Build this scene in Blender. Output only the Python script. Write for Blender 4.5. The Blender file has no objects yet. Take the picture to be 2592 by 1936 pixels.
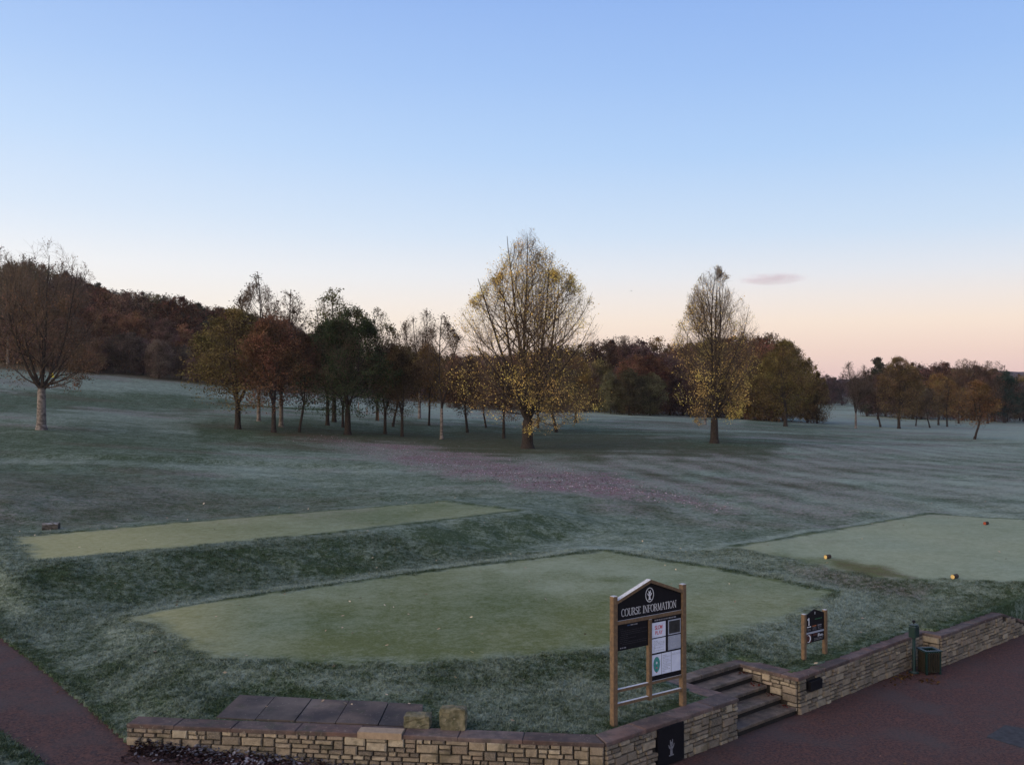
import bpy, math, random
import numpy as np
from mathutils import Vector

R = math.radians
random.seed(7)
rng = np.random.default_rng(11)
scene = bpy.context.scene
col = scene.collection
HC, F, U0, V0 = 6.3, 2490.0, 1296.0, 990.0      # eye height, focal length in photo pixels, principal column, eye-level row


def lin(r, g, b):
    f = lambda c: c / 12.92 if c <= .04045 else ((c + .055) / 1.055) ** 2.4
    return (f(r / 255), f(g / 255), f(b / 255), 1)


# ------------------------------------------------------------------ camera
cam = bpy.data.objects.new('camera', bpy.data.cameras.new('camera'))
col.objects.link(cam)
cam.data.sensor_width = 36
cam.data.lens = 36 * F / 2592
cam.data.clip_start = .1
cam.data.clip_end = 20000
cam.location = (0, 0, HC)
cam.rotation_euler = (R(90) + math.atan((V0 - 968) / F), 0, 0)
scene.camera = cam

# ------------------------------------------------------------------ sky: clear dawn, sun just under the horizon behind left
SUN_AZ = Vector((-.83, -.55, 0)).normalized()     # where the dawn glow sits
SUN_EL = R(8)
world = bpy.data.worlds.new('World')
scene.world = world
world.use_nodes = True
wn, wl = world.node_tree.nodes, world.node_tree.links
wn.clear()


def wnode(t, **k):
    n = wn.new(t)
    for a, b in k.items():
        setattr(n, a, b)
    return n


out = wnode('ShaderNodeOutputWorld')
bg = wnode('ShaderNodeBackground')
bg.inputs['Strength'].default_value = .1
tc = wnode('ShaderNodeTexCoord')
sep = wnode('ShaderNodeSeparateXYZ')
wl.new(tc.outputs['Generated'], sep.inputs[0])
asn = wnode('ShaderNodeMath', operation='ARCSINE')
wl.new(sep.outputs['Z'], asn.inputs[0])
elv = wnode('ShaderNodeMapRange')
elv.inputs['From Min'].default_value = R(-5)
elv.inputs['From Max'].default_value = R(90)
wl.new(asn.outputs[0], elv.inputs['Value'])


def ramp(stops):
    n = wnode('ShaderNodeValToRGB')
    cr = n.color_ramp
    cr.interpolation = 'B_SPLINE' if False else 'EASE'
    cr.interpolation = 'LINEAR'
    while len(cr.elements) > 1:
        cr.elements.remove(cr.elements[-1])
    for i, (d, c) in enumerate(stops):
        p = (d + 5) / 95
        e = cr.elements[0] if i == 0 else cr.elements.new(p)
        e.position = p
        e.color = lin(*c)
    wl.new(elv.outputs[0], n.inputs[0])
    return n


anti = ramp([(-5, (150, 135, 145)), (-.5, (204, 174, 186)), (.8, (238, 203, 198)), (2.2, (250, 220, 204)), (3.8, (252, 232, 214)),
             (5.2, (242, 233, 227)), (6.6, (228, 232, 239)), (8.9, (203, 223, 245)), (13.3, (173, 206, 246)), (17.6, (155, 191, 242)),
             (22, (141, 178, 237)), (35, (120, 154, 216)), (60, (104, 136, 196)), (90, (98, 128, 186))])
sunw = ramp([(-5, (160, 145, 140)), (-.5, (250, 220, 190)), (2, (253, 240, 220)), (4.5, (255, 248, 237)), (7, (248, 248, 248)),
             (10, (223, 236, 251)), (14, (199, 223, 252)), (18, (177, 207, 248)), (22, (159, 191, 241)),
             (35, (130, 163, 222)), (60, (108, 140, 200)), (90, (98, 128, 186))])
dotn = wnode('ShaderNodeVectorMath', operation='DOT_PRODUCT')
nrm = wnode('ShaderNodeVectorMath', operation='MULTIPLY')
nrm.inputs[1].default_value = (1, 1, 0)
nn = wnode('ShaderNodeVectorMath', operation='NORMALIZE')
wl.new(tc.outputs['Generated'], nrm.inputs[0])
wl.new(nrm.outputs[0], nn.inputs[0])
wl.new(nn.outputs[0], dotn.inputs[0])
dotn.inputs[1].default_value = SUN_AZ
az = wnode('ShaderNodeMapRange', interpolation_type='SMOOTHSTEP')
az.inputs['From Min'].default_value = -1.0
az.inputs['From Max'].default_value = .25
wl.new(dotn.outputs['Value'], az.inputs['Value'])
mix = wnode('ShaderNodeMix', data_type='RGBA')
wl.new(az.outputs[0], mix.inputs['Factor'])
wl.new(anti.outputs[0], mix.inputs[6])
wl.new(sunw.outputs[0], mix.inputs[7])
sc10 = wnode('ShaderNodeVectorMath', operation='SCALE')
sc10.inputs['Scale'].default_value = 10.3
wl.new(mix.outputs[2], sc10.inputs[0])
sky = wnode('ShaderNodeTexSky', sky_type='NISHITA')
sky.sun_disc = False
sky.sun_elevation = R(1)
sky.sun_rotation = math.atan2(SUN_AZ.x, SUN_AZ.y)
sk2 = wnode('ShaderNodeVectorMath', operation='SCALE')
sk2.inputs['Scale'].default_value = .02
wl.new(sky.outputs[0], sk2.inputs[0])
add = wnode('ShaderNodeVectorMath', operation='ADD')
# brighter, warmer sky round the place where the sun is about to rise (behind the camera, to the left)
SUN3 = Vector((SUN_AZ.x * .985, SUN_AZ.y * .985, .17))
gd = wnode('ShaderNodeVectorMath', operation='DOT_PRODUCT')
wl.new(tc.outputs['Generated'], gd.inputs[0])
gd.inputs[1].default_value = SUN3
gm_ = wnode('ShaderNodeMath', operation='MAXIMUM')
gm_.inputs[1].default_value = 0
wl.new(gd.outputs['Value'], gm_.inputs[0])
gp = wnode('ShaderNodeMath', operation='POWER')
gp.inputs[1].default_value = 2.2
wl.new(gm_.outputs[0], gp.inputs[0])
gs = wnode('ShaderNodeVectorMath', operation='SCALE')
gs.inputs[0].default_value = (24, 18.5, 11.5)
wl.new(gp.outputs[0], gs.inputs['Scale'])
ga = wnode('ShaderNodeVectorMath', operation='ADD')
wl.new(sc10.outputs[0], ga.inputs[0])
wl.new(gs.outputs[0], ga.inputs[1])
wl.new(ga.outputs[0], add.inputs[0])
wl.new(sk2.outputs[0], add.inputs[1])
wl.new(add.outputs[0], bg.inputs['Color'])
wl.new(bg.outputs[0], out.inputs['Surface'])

# the dawn glow: one weak, wide, warm sun low behind the left shoulder
sun = bpy.data.objects.new('sun', bpy.data.lights.new('sun', 'SUN'))
col.objects.link(sun)
sun.data.energy = .8
sun.data.angle = R(24)
sun.data.color = (1, .74, .50)
sdir = Vector((SUN_AZ.x * math.cos(SUN_EL), SUN_AZ.y * math.cos(SUN_EL), math.sin(SUN_EL)))
sun.rotation_euler = (-sdir).to_track_quat('-Z', 'Y').to_euler()

vs = scene.view_settings
vs.view_transform = 'Standard'
vs.look = 'None'
vs.exposure = 0
vs.gamma = 1
vs.use_curve_mapping = False
scene.cycles.volume_bounces = 0


# ------------------------------------------------------------------ helpers
def tag(o, label=None, cat=None, group=None, kind=None):
    if label: o['label'] = label
    if cat: o['category'] = cat
    if group: o['group'] = group
    if kind: o['kind'] = kind
    return o


def empty(name, loc, rz=0, label=None, cat=None, group=None):
    o = bpy.data.objects.new(name, None)
    o.empty_display_size = .2
    o.location = loc
    o.rotation_euler = (0, 0, rz)
    col.objects.link(o)
    return tag(o, label, cat, group)


def mesh(name, v, f, mats, idx=None, smooth=False):
    me = bpy.data.meshes.new(name)
    if isinstance(f, np.ndarray):
        v = np.asarray(v, np.float32)
        n = f.shape[1]
        me.vertices.add(len(v))
        me.vertices.foreach_set('co', v.ravel())
        me.loops.add(f.size)
        me.loops.foreach_set('vertex_index', f.ravel().astype(np.int32))
        me.polygons.add(len(f))
        me.polygons.foreach_set('loop_start', np.arange(0, f.size, n, dtype=np.int32))
        me.update(calc_edges=True)
    else:
        me.from_pydata([tuple(p) for p in v], [], f)
    for m in (mats if isinstance(mats, (list, tuple)) else [mats]):
        me.materials.append(m)
    if idx is not None:
        me.polygons.foreach_set('material_index', np.asarray(idx, np.int32))
    if smooth:
        me.polygons.foreach_set('use_smooth', np.ones(len(me.polygons), bool))
    me.validate()
    return me


def obj(name, me, parent=None, loc=(0, 0, 0), rot=(0, 0, 0), scale=(1, 1, 1)):
    o = bpy.data.objects.new(name, me)
    col.objects.link(o)
    o.parent = parent
    o.location = loc
    o.rotation_euler = rot
    o.scale = scale
    return o


class MB:
    """collects shapes into one mesh"""
    def __init__(s):
        s.v, s.f, s.i = [], [], []

    def add(s, v, f, mi=0):
        n = len(s.v)
        s.v += [tuple(p) for p in v]
        s.f += [tuple(k + n for k in q) for q in f]
        s.i += [mi] * len(f)
        return s

    def box(s, x0, x1, y0, y1, z0, z1, mi=0, b=0):
        if b <= 0:
            v = [(x, y, z) for z in (z0, z1) for y in (y0, y1) for x in (x0, x1)]
            return s.add(v, [(0, 2, 3, 1), (4, 5, 7, 6), (0, 1, 5, 4), (1, 3, 7, 5), (3, 2, 6, 7), (2, 0, 4, 6)], mi)
        # chamfered on the vertical and top edges
        def ring(z, k):
            return [(x0 + k, y0, z), (x1 - k, y0, z), (x1, y0 + k, z), (x1, y1 - k, z), (x1 - k, y1, z), (x0 + k, y1, z), (x0, y1 - k, z), (x0, y0 + k, z)]
        lo, mid = ring(z0, b), ring(z1 - b, b)
        top = [(min(max(x, x0 + b), x1 - b), min(max(y, y0 + b), y1 - b), z1) for x, y, z in ring(z1, 1.6 * b)]
        v = lo + mid + top
        f = [tuple(range(7, -1, -1)), tuple(range(16, 24))]
        for a in (0, 8):
            f += [(a + k, a + (k + 1) % 8, a + 8 + (k + 1) % 8, a + 8 + k) for k in range(8)]
        return s.add(v, f, mi)

    def prism(s, pts, y0, y1, mi=0):
        """outline in x,z, from y0 (front) to y1 (back)"""
        n = len(pts)
        v = [(x, y0, z) for x, z in pts] + [(x, y1, z) for x, z in pts]
        f = [tuple(range(n)), tuple(range(2 * n - 1, n - 1, -1))] + [(k, k + n, (k + 1) % n + n, (k + 1) % n) for k in range(n)]
        return s.add(v, f, mi)

    def lathe(s, prof, n=12, c=(0, 0), mi=0):
        v = []
        for r, z in prof:
            v += [(c[0] + r * math.cos(2 * math.pi * k / n), c[1] + r * math.sin(2 * math.pi * k / n), z) for k in range(n)]
        f = []
        for j in range(len(prof) - 1):
            f += [(j * n + k, j * n + (k + 1) % n, (j + 1) * n + (k + 1) % n, (j + 1) * n + k) for k in range(n)]
        f += [tuple(range(n - 1, -1, -1)), tuple(range((len(prof) - 1) * n, len(prof) * n))]
        return s.add(v, f, mi)

    def tube(s, pts, r, n=6, mi=0):
        pts = [Vector(p) for p in pts]
        rs = r if isinstance(r, (list, tuple)) else [r] * len(pts)
        v = []
        for k, p in enumerate(pts):
            t = (pts[min(k + 1, len(pts) - 1)] - pts[max(k - 1, 0)]).normalized()
            a = t.cross(Vector((0, 0, 1)) if abs(t.z) < .9 else Vector((1, 0, 0))).normalized()
            b = t.cross(a)
            v += [p + rs[k] * (a * math.cos(2 * math.pi * q / n) + b * math.sin(2 * math.pi * q / n)) for q in range(n)]
        f = []
        for j in range(len(pts) - 1):
            f += [(j * n + k, (j + 1) * n + k, (j + 1) * n + (k + 1) % n, j * n + (k + 1) % n) for k in range(n)]
        f += [tuple(range(n)), tuple(range(len(pts) * n - 1, (len(pts) - 1) * n - 1, -1))]
        return s.add(v, f, mi)

    def build(s, name, mats, parent=None, smooth=False, **k):
        return obj(name, mesh(name, s.v, s.f, mats, s.i, smooth), parent, **k)


# ------------------------------------------------------------------ materials
def mat(name):
    m = bpy.data.materials.new(name)
    m.use_nodes = True
    nt = m.node_tree
    return m, nt, nt.nodes['Principled BSDF']


def nd(nt, t, **k):
    n = nt.nodes.new(t)
    for a, b in k.items():
        setattr(n, a, b)
    return n


def noise(nt, scale, detail=3, vec=None, rough=.55):
    n = nd(nt, 'ShaderNodeTexNoise')
    n.inputs['Scale'].default_value = scale
    n.inputs['Detail'].default_value = detail
    n.inputs['Roughness'].default_value = rough
    if vec is not None:
        nt.links.new(vec, n.inputs['Vector'])
    return n.outputs['Fac']


def mixc(nt, fac, a, b, mode='MIX'):
    n = nd(nt, 'ShaderNodeMix', data_type='RGBA', blend_type=mode)
    for s, x in ((n.inputs['Factor'], fac), (n.inputs[6], a), (n.inputs[7], b)):
        if hasattr(x, 'is_output') or hasattr(x, 'links'):
            nt.links.new(x, s)
        else:
            s.default_value = x if not isinstance(x, tuple) or len(x) == 4 else (*x, 1)
    return n.outputs[2]


def mrange(nt, v, a, b, c=0., d=1., smooth=True):
    n = nd(nt, 'ShaderNodeMapRange', interpolation_type='SMOOTHSTEP' if smooth else 'LINEAR')
    nt.links.new(v, n.inputs['Value'])
    for k, x in zip(('From Min', 'From Max', 'To Min', 'To Max'), (a, b, c, d)):
        n.inputs[k].default_value = x
    return n.outputs[0]


def mth(nt, op, a, b=None, clamp=False):
    n = nd(nt, 'ShaderNodeMath', operation=op, use_clamp=clamp)
    for s, x in zip(n.inputs, (a, b)):
        if x is None: continue
        if isinstance(x, (int, float)): s.default_value = x
        else: nt.links.new(x, s)
    return n.outputs[0]


def bump(nt, bs, h, strength, dist):
    b = nd(nt, 'ShaderNodeBump')
    b.inputs['Strength'].default_value = strength
    b.inputs['Distance'].default_value = dist
    nt.links.new(h, b.inputs['Height'])
    nt.links.new(b.outputs[0], bs.inputs['Normal'])


def wpos(nt):
    return nd(nt, 'ShaderNodeNewGeometry').outputs['Position']


def simple(name, c, rough=.8, c2=None, scale=20, spec=.3, frost=0, bmp=0, vary=0, moss=0):
    """noise-mottled colour; frost whitens faces that look up"""
    m, nt, bs = mat(name)
    bs.inputs['Roughness'].default_value = rough
    bs.inputs['Specular IOR Level'].default_value = spec
    p = wpos(nt)
    n1 = noise(nt, scale, 4, p)
    cc = mixc(nt, mrange(nt, n1, .3, .7), c, c2 or tuple(x * .7 for x in c))
    if vary:
        oi = nd(nt, 'ShaderNodeObjectInfo')
        hs = nd(nt, 'ShaderNodeHueSaturation')
        nt.links.new(cc, hs.inputs['Color'])
        nt.links.new(mrange(nt, oi.outputs['Random'], 0, 1, 1 - vary, 1 + vary, False), hs.inputs['Value'])
        nt.links.new(mrange(nt, noise(nt, .9, 2, p), .3, .7, .8, 1.25), hs.inputs['Saturation'])
        cc = hs.outputs[0]
    if moss:
        cc = mixc(nt, mrange(nt, noise(nt, 3.3, 5, p, .7), .54, .68, 0, moss), cc, (.038, .044, .022, 1))
        cc = mixc(nt, mrange(nt, noise(nt, 17, 3, p, .7), .60, .70, 0, moss), cc, (.24, .22, .18, 1))
    if frost:
        g = nd(nt, 'ShaderNodeNewGeometry')
        s = nd(nt, 'ShaderNodeSeparateXYZ')
        nt.links.new(g.outputs['Normal'], s.inputs[0])
        up = mrange(nt, s.outputs['Z'], .55, .9)
        k = mth(nt, 'MULTIPLY', up, mrange(nt, noise(nt, 35, 3, p), .25, .6, frost * .55, frost))
        cc = mixc(nt, k, cc, (.62, .66, .72, 1))
    nt.links.new(cc, bs.inputs['Base Color'])
    if bmp:
        bump(nt, bs, noise(nt, scale * 2, 4, p), .6, bmp)
    return m


def m_stone():
    m, nt, bs = mat('rough_sandstone')
    bs.inputs['Roughness'].default_value = .9
    bs.inputs['Specular IOR Level'].default_value = .2
    p = wpos(nt)
    oi = nd(nt, 'ShaderNodeObjectInfo')
    n1, n2 = noise(nt, 9, 5, p), noise(nt, 45, 4, p)
    c = mixc(nt, mrange(nt, n1, .38, .68, 0, .55), oi.outputs['Color'], (.12, .095, .07, 1))
    c = mixc(nt, mrange(nt, n2, .35, .7, 0, .5), c, (.30, .25, .19, 1))
    c = mixc(nt, mrange(nt, noise(nt, 3.1, 4, p), .55, .7, 0, .6), c, (.07, .065, .04, 1))
    nt.links.new(c, bs.inputs['Base Color'])
    bump(nt, bs, n2, 1.0, .02)
    return m


def m_leaf(name, transl=.3):
    m, nt, bs = mat(name)
    nt.nodes.remove(bs)
    oi = nd(nt, 'ShaderNodeObjectInfo')
    g = nd(nt, 'ShaderNodeNewGeometry')
    rnd = g.outputs['Random Per Island']
    hs = nd(nt, 'ShaderNodeHueSaturation')
    nt.links.new(oi.outputs['Color'], hs.inputs['Color'])
    nt.links.new(mth(nt, 'MULTIPLY', mrange(nt, rnd, 0, 1, .45, 1.55, False), mrange(nt, noise(nt, .55, 3, g.outputs['Position'], .6), .36, .64, .5, 1.6)), hs.inputs['Value'])
    nt.links.new(mrange(nt, noise(nt, .5, 2, g.outputs['Position']), .3, .7, .475, .525, False), hs.inputs['Hue'])
    d, t, mx = nd(nt, 'ShaderNodeBsdfDiffuse'), nd(nt, 'ShaderNodeBsdfTranslucent'), nd(nt, 'ShaderNodeMixShader')
    nt.links.new(hs.outputs[0], d.inputs['Color'])
    nt.links.new(hs.outputs[0], t.inputs['Color'])
    mx.inputs[0].default_value = transl
    nt.links.new(d.outputs[0], mx.inputs[1])
    nt.links.new(t.outputs[0], mx.inputs[2])
    nt.links.new(mx.outputs[0], nt.nodes['Material Output'].inputs['Surface'])
    return m


def m_birch():
    m, nt, bs = mat('birch_bark')
    bs.inputs['Roughness'].default_value = .85
    tcn = nd(nt, 'ShaderNodeTexCoord')
    mp = nd(nt, 'ShaderNodeMapping')
    mp.inputs['Scale'].default_value = (1.6, 1.6, 2.2)
    nt.links.new(tcn.outputs['Object'], mp.inputs[0])
    n1 = noise(nt, 2.2, 4, mp.outputs[0])
    nt.links.new(mixc(nt, mrange(nt, n1, .40, .62), (.17, .145, .13, 1), (.065, .052, .046, 1)), bs.inputs['Base Color'])
    return m


def m_ground():
    m, nt, bs = mat('frosted_grass')
    bs.inputs['Roughness'].default_value = .95
    bs.inputs['Specular IOR Level'].default_value = .08
    p = wpos(nt)
    at = nd(nt, 'ShaderNodeAttribute', attribute_name='cover')
    s = nd(nt, 'ShaderNodeSeparateColor')
    nt.links.new(at.outputs['Color'], s.inputs[0])
    fr, mo, li = s.outputs[0], s.outputs[1], s.outputs[2]
    ye = at.outputs['Alpha']
    n0, n1, n2, n3, n4 = noise(nt, .22, 4, p), noise(nt, 1.0, 5, p, .65), noise(nt, 6.5, 4, p, .65), noise(nt, 24, 3, p, .7), noise(nt, 2.6, 4, p, .65)
    # frost sits in clumps on the rough, evenly on mown turf
    amp = mth(nt, 'SUBTRACT', 1.0, mth(nt, 'MULTIPLY', mo, .50))
    v = mth(nt, 'ADD', mth(nt, 'MULTIPLY', mth(nt, 'SUBTRACT', n2, .5), 1.65), mth(nt, 'MULTIPLY', mth(nt, 'SUBTRACT', n1, .5), 1.15))
    v = mth(nt, 'ADD', v, mth(nt, 'MULTIPLY', mth(nt, 'SUBTRACT', n4, .5), 1.0))
    v = mth(nt, 'ADD', v, mth(nt, 'MULTIPLY', mth(nt, 'SUBTRACT', n3, .5), 1.3))
    v = mth(nt, 'MULTIPLY', v, amp)
    v = mth(nt, 'ADD', v, mth(nt, 'MULTIPLY', mth(nt, 'SUBTRACT', n0, .5), .35))
    ff = mth(nt, 'ADD', fr, v, True)
    green = mixc(nt, mrange(nt, n3, .3, .7), (.026, .043, .022, 1), (.058, .085, .040, 1))
    mown = mixc(nt, mrange(nt, n3, .3, .7), (.058, .082, .030, 1), (.098, .124, .048, 1))
    base = mixc(nt, mo, green, mown)
    frc = mixc(nt, mo, (.240, .292, .240, 1), (.256, .298, .212, 1))
    c = mixc(nt, ff, base, frc)
    yel = mixc(nt, mrange(nt, n2, .3, .7), (.30, .27, .11, 1), (.38, .35, .17, 1))
    c = mixc(nt, mth(nt, 'MULTIPLY', ye, .62), c, yel)
    lit = mixc(nt, mrange(nt, mth(nt, 'ADD', mth(nt, 'MULTIPLY', n3, .5), mth(nt, 'MULTIPLY', n2, .5)), .42, .60), (.075, .045, .042, 1), (.30, .20, .225, 1))
    lit = mixc(nt, mrange(nt, fr, .0, .5), (.075, .042, .026, 1), lit)
    lm = mth(nt, 'MULTIPLY', li, mrange(nt, mth(nt, 'ADD', mth(nt, 'MULTIPLY', n4, .6), mth(nt, 'MULTIPLY', n2, .4)), .36, .62, .15, 1.25), True)
    c = mixc(nt, lm, c, lit)
    nt.links.new(c, bs.inputs['Base Color'])
    h = mth(nt, 'ADD', mth(nt, 'MULTIPLY', n2, .7), mth(nt, 'MULTIPLY', n3, .3))
    b = nd(nt, 'ShaderNodeBump')
    nt.links.new(mrange(nt, mo, 0, 1, .9, .2), b.inputs['Strength'])
    b.inputs['Distance'].default_value = .10
    nt.links.new(h, b.inputs['Height'])
    nt.links.new(b.outputs[0], bs.inputs['Normal'])
    return m


def m_tarmac():
    m, nt, bs = mat('red_tarmac')
    bs.inputs['Roughness'].default_value = .85
    bs.inputs['Specular IOR Level'].default_value = .2
    p = wpos(nt)
    n1, n2, n3 = noise(nt, .7, 4, p), noise(nt, 9, 4, p, .7), noise(nt, 20, 4, p, .85)
    c = mixc(nt, mrange(nt, n3, .38, .62), (.028, .016, .015, 1), (.118, .055, .042, 1))
    c = mixc(nt, mrange(nt, n2, .44, .68, 0, .6), c, (.034, .031, .036, 1))
    c = mixc(nt, mrange(nt, noise(nt, 5.3, 5, p, .7), .5, .68, 0, .6), c, (.115, .050, .038, 1))
    c = mixc(nt, mrange(nt, n1, .45, .7, 0, .6), c, (.060, .050, .048, 1))
    nt.links.new(c, bs.inputs['Base Color'])
    bump(nt, bs, noise(nt, 45, 2, p, .7), .6, .006)
    return m


M = dict(
    stone=m_stone(), ground=m_ground(), tarmac=m_tarmac(),
    mortar=simple('dark_mortar', (.042, .036, .030), .95, (.022, .018, .015), 14),
    coping=simple('purple_sandstone', (.115, .078, .068), .85, (.058, .043, .042), 5, .3, bmp=.008, vary=.32, moss=.55),
    newstone=simple('tan_sandstone', (.31, .235, .165), .85, (.24, .18, .125), 12),
    mossy=simple('mossy_stone', (.17, .155, .105), .95, (.07, .068, .042), 9, .2, bmp=.03, moss=.6),
    tread=simple('concrete_tread', (.15, .112, .085), .85, (.070, .055, .046), 5, .25, bmp=.006, vary=.2, moss=.5),
    riser=simple('shaded_riser', (.018, .014, .012), .9, (.010, .009, .008), 7),  # near-black: shade under the tread overhang put into the colour
    slab=simple('stained_concrete', (.125, .098, .084), .85, (.034, .029, .031), 1.1, .25, bmp=.006, vary=.18, moss=.4),
    wood=simple('oak_post', (.155, .102, .060), .85, (.098, .068, .045), 16, .25, .8),
    board=simple('black_board', (.006, .006, .009), .6, (.008, .008, .011), 8, .12),
    white=simple('white_print', (.62, .64, .68), .6, (.56, .58, .64), 30),
    paper=simple('notice_paper', (.60, .64, .76), .5, (.52, .56, .70), 9, .4),
    greypaper=simple('grey_paper', (.30, .33, .40), .5, (.25, .28, .36), 9, .4),
    photo=simple('dark_photograph', (.030, .034, .036), .35, (.014, .016, .018), 14, .5),
    red=simple('red_print', (.55, .10, .14), .6),
    green=simple('green_print', (.03, .18, .16), .5, (.06, .26, .24), 30),
    teal=simple('small_green_print', (.02, .14, .06), .5),
    orange=simple('orange_print', (.40, .13, .04), .5),
    greyink=simple('grey_print', (.22, .22, .25), .6),
    blueink=simple('blue_print', (.03, .08, .20), .6),
    maroon=simple('maroon_print', (.07, .018, .014), .5, (.03, .01, .01), 20),
    greenmetal=simple('green_painted_metal', (.004, .024, .022), .55, (.003, .016, .016), 14, .25, .10),
    binslat=simple('worn_bin_slat', (.032, .027, .018), .75, (.016, .015, .011), 18, .2, .3),
    liner=simple('black_bin_liner', (.008, .010, .010), .5),
    bark=simple('dark_bark', (.040, .031, .026), .95, (.020, .016, .014), 9, .15),
    twig=simple('brown_twig', (.135, .098, .070), .95, (.085, .062, .046), 4, .1),
    birch=m_birch(),
    leaf=m_leaf('tree_leaves'), fallen=m_leaf('fallen_leaves', .1),
    timber=simple('log_bark', (.06, .045, .035), .95, (.03, .024, .02), 20),
    cut=simple('pale_end_grain', (.62, .44, .17), .8, (.52, .36, .14), 40),
    redcut=simple('red_end_grain', (.30, .06, .03), .8),
    oldlog=simple('weathered_timber', (.085, .078, .072), .95, (.035, .032, .03), 12, .15, .3, .02),
    flag=simple('yellow_flag_cloth', (.72, .58, .03), .8, (.6, .48, .02), 10),
    stake=simple('orange_stake', (.20, .10, .05), .8),
    hill=simple('moorland', (.075, .062, .075), 1, (.055, .048, .06), .01, .0),
    wet=simple('grey_flagstone', (.050, .050, .054), .8, (.028, .028, .031), 9, .2),
    bird=simple('dark_feathers', (.02, .02, .02), .9),
)


# ------------------------------------------------------------------ terrain
def vnoise(x, y, s, seed=0):
    x, y = np.asarray(x) / s + 37.1 * seed, np.asarray(y) / s + 11.7 * seed
    xi, yi = np.floor(x).astype(np.int64), np.floor(y).astype(np.int64)
    fx, fy = x - xi, y - yi
    fx, fy = fx * fx * (3 - 2 * fx), fy * fy * (3 - 2 * fy)
    h = lambda a, b: (((a * 374761393 + b * 668265263 + seed * 1442695) ^ ((a * 374761393 + b * 668265263) >> 13)) * 1274126177 & 0xffff) / 65535.
    return (h(xi, yi) * (1 - fx) + h(xi + 1, yi) * fx) * (1 - fy) + (h(xi, yi + 1) * (1 - fx) + h(xi + 1, yi + 1) * fx) * fy


def sstep(a, b, x):
    t = np.clip((x - a) / (b - a), 0, 1)
    return t * t * (3 - 2 * t)


def seg_sdf(px, py, poly):
    """signed distance to a polygon, negative inside"""
    d = np.full(px.shape, 1e9)
    ins = np.zeros(px.shape, bool)
    n = len(poly)
    for k in range(n):
        ax, ay = poly[k]
        bx, by = poly[(k + 1) % n]
        ex, ey = bx - ax, by - ay
        t = np.clip(((px - ax) * ex + (py - ay) * ey) / (ex * ex + ey * ey + 1e-12), 0, 1)
        d = np.minimum(d, np.hypot(px - ax - t * ex, py - ay - t * ey))
        if ay != by:
            ins ^= ((ay > py) != (by > py)) & (px < ex * (py - ay) / (by - ay) + ax)
    return np.where(ins, -d, d)


ctl = []
for u in (-700, 0, 650, 1296, 1950, 2592, 3300):
    ctl += [(u, 12, .70), (u, 17, .70), (u, 21, .74)]
for u, D, z in ((-700, 27, 1.05), (0, 27, .95), (650, 27, .86), (1296, 27, .85), (1950, 27, .85), (2592, 27, .80), (3300, 27, .8),
                (1950, 36, 1.0), (2592, 36, .9), (1296, 37, 1.0), (700, 34, 1.05), (0, 32, 1.35), (-700, 32, 1.6)):
    ctl.append((u, D, z))
for u, v, D in ((-700, 1270, 36), (0, 1270, 38), (1296, 1270, 43), (2592, 1270, 46), (3300, 1270, 48),
                (-700, 1175, 52), (0, 1180, 55), (700, 1180, 60), (1296, 1180, 63), (1950, 1185, 66), (2592, 1180, 72), (3300, 1180, 75),
                (-700, 1060, 75), (105, 1088, 75), (700, 1090, 88), (1335, 1135, 82), (1808, 1122, 88), (2592, 1118, 105), (3300, 1118, 110),
                (-700, 950, 110), (0, 1010, 110), (400, 1036, 112), (900, 1040, 130), (-700, 870, 140), (0, 940, 140), (530, 975, 150),
                (700, 1000, 150), (1520, 1050, 150), (1900, 1068, 150), (2166, 1084, 150), (2592, 1098, 150), (3300, 1098, 150),
                (1100, 1020, 170), (2050, 1052, 230), (2592, 1075, 200), (2592, 1048, 300), (2100, 1030, 320)):
    ctl.append((u, D, HC - (v - V0) * D / F))
for u, D, z in ((-700, 260, 34), (0, 260, 24), (530, 260, 14), (1000, 260, 8), (1500, 260, 3), (3300, 260, -1),
                (-700, 700, 55), (0, 700, 42), (530, 700, 24), (1000, 700, 12), (1500, 700, 5), (2100, 700, 2), (2700, 700, 0), (3300, 700, 0),
                (-700, 3000, 60), (530, 3000, 25), (1500, 3000, 5), (3300, 3000, 0)):
    ctl.append((u, D, z))
ctl = np.array(ctl, float)
_ca, _cb = (ctl[:, 0] - U0) / F * 2.2, np.log(ctl[:, 1])


def _phi(r2):
    return .5 * r2 * np.log(r2 + 1e-9)


_n = len(ctl)
_A = np.zeros((_n + 3, _n + 3))
_A[:_n, :_n] = _phi((_ca[:, None] - _ca) ** 2 + (_cb[:, None] - _cb) ** 2) + np.eye(_n) * 2e-4
_A[:_n, _n:] = np.c_[np.ones(_n), _ca, _cb]
_A[_n:, :_n] = _A[:_n, _n:].T
# heights are fitted as slopes seen from the eye, so far ground is as exact in view as near ground
_w = np.linalg.solve(_A, np.r_[(ctl[:, 2] - HC) / ctl[:, 1], 0, 0, 0])


def tps(x, y):
    a, b = np.atleast_1d(x / y * 2.2), np.atleast_1d(np.log(y))
    sh = a.shape
    a, b = a.ravel(), b.ravel()
    o = np.empty(a.shape)
    for k in range(0, len(a), 20000):
        s = slice(k, k + 20000)
        o[s] = _phi((a[s, None] - _ca) ** 2 + (b[s, None] - _cb) ** 2) @ _w[:_n] + _w[_n] + _w[_n + 1] * a[s] + _w[_n + 2] * b[s]
    return o.reshape(sh) * y + HC


def pix(u, v, z):
    """where the line of sight through a photo pixel meets height z"""
    D = (HC - z) * F / (v - V0)
    return ((u - U0) / F * D, D)


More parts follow.
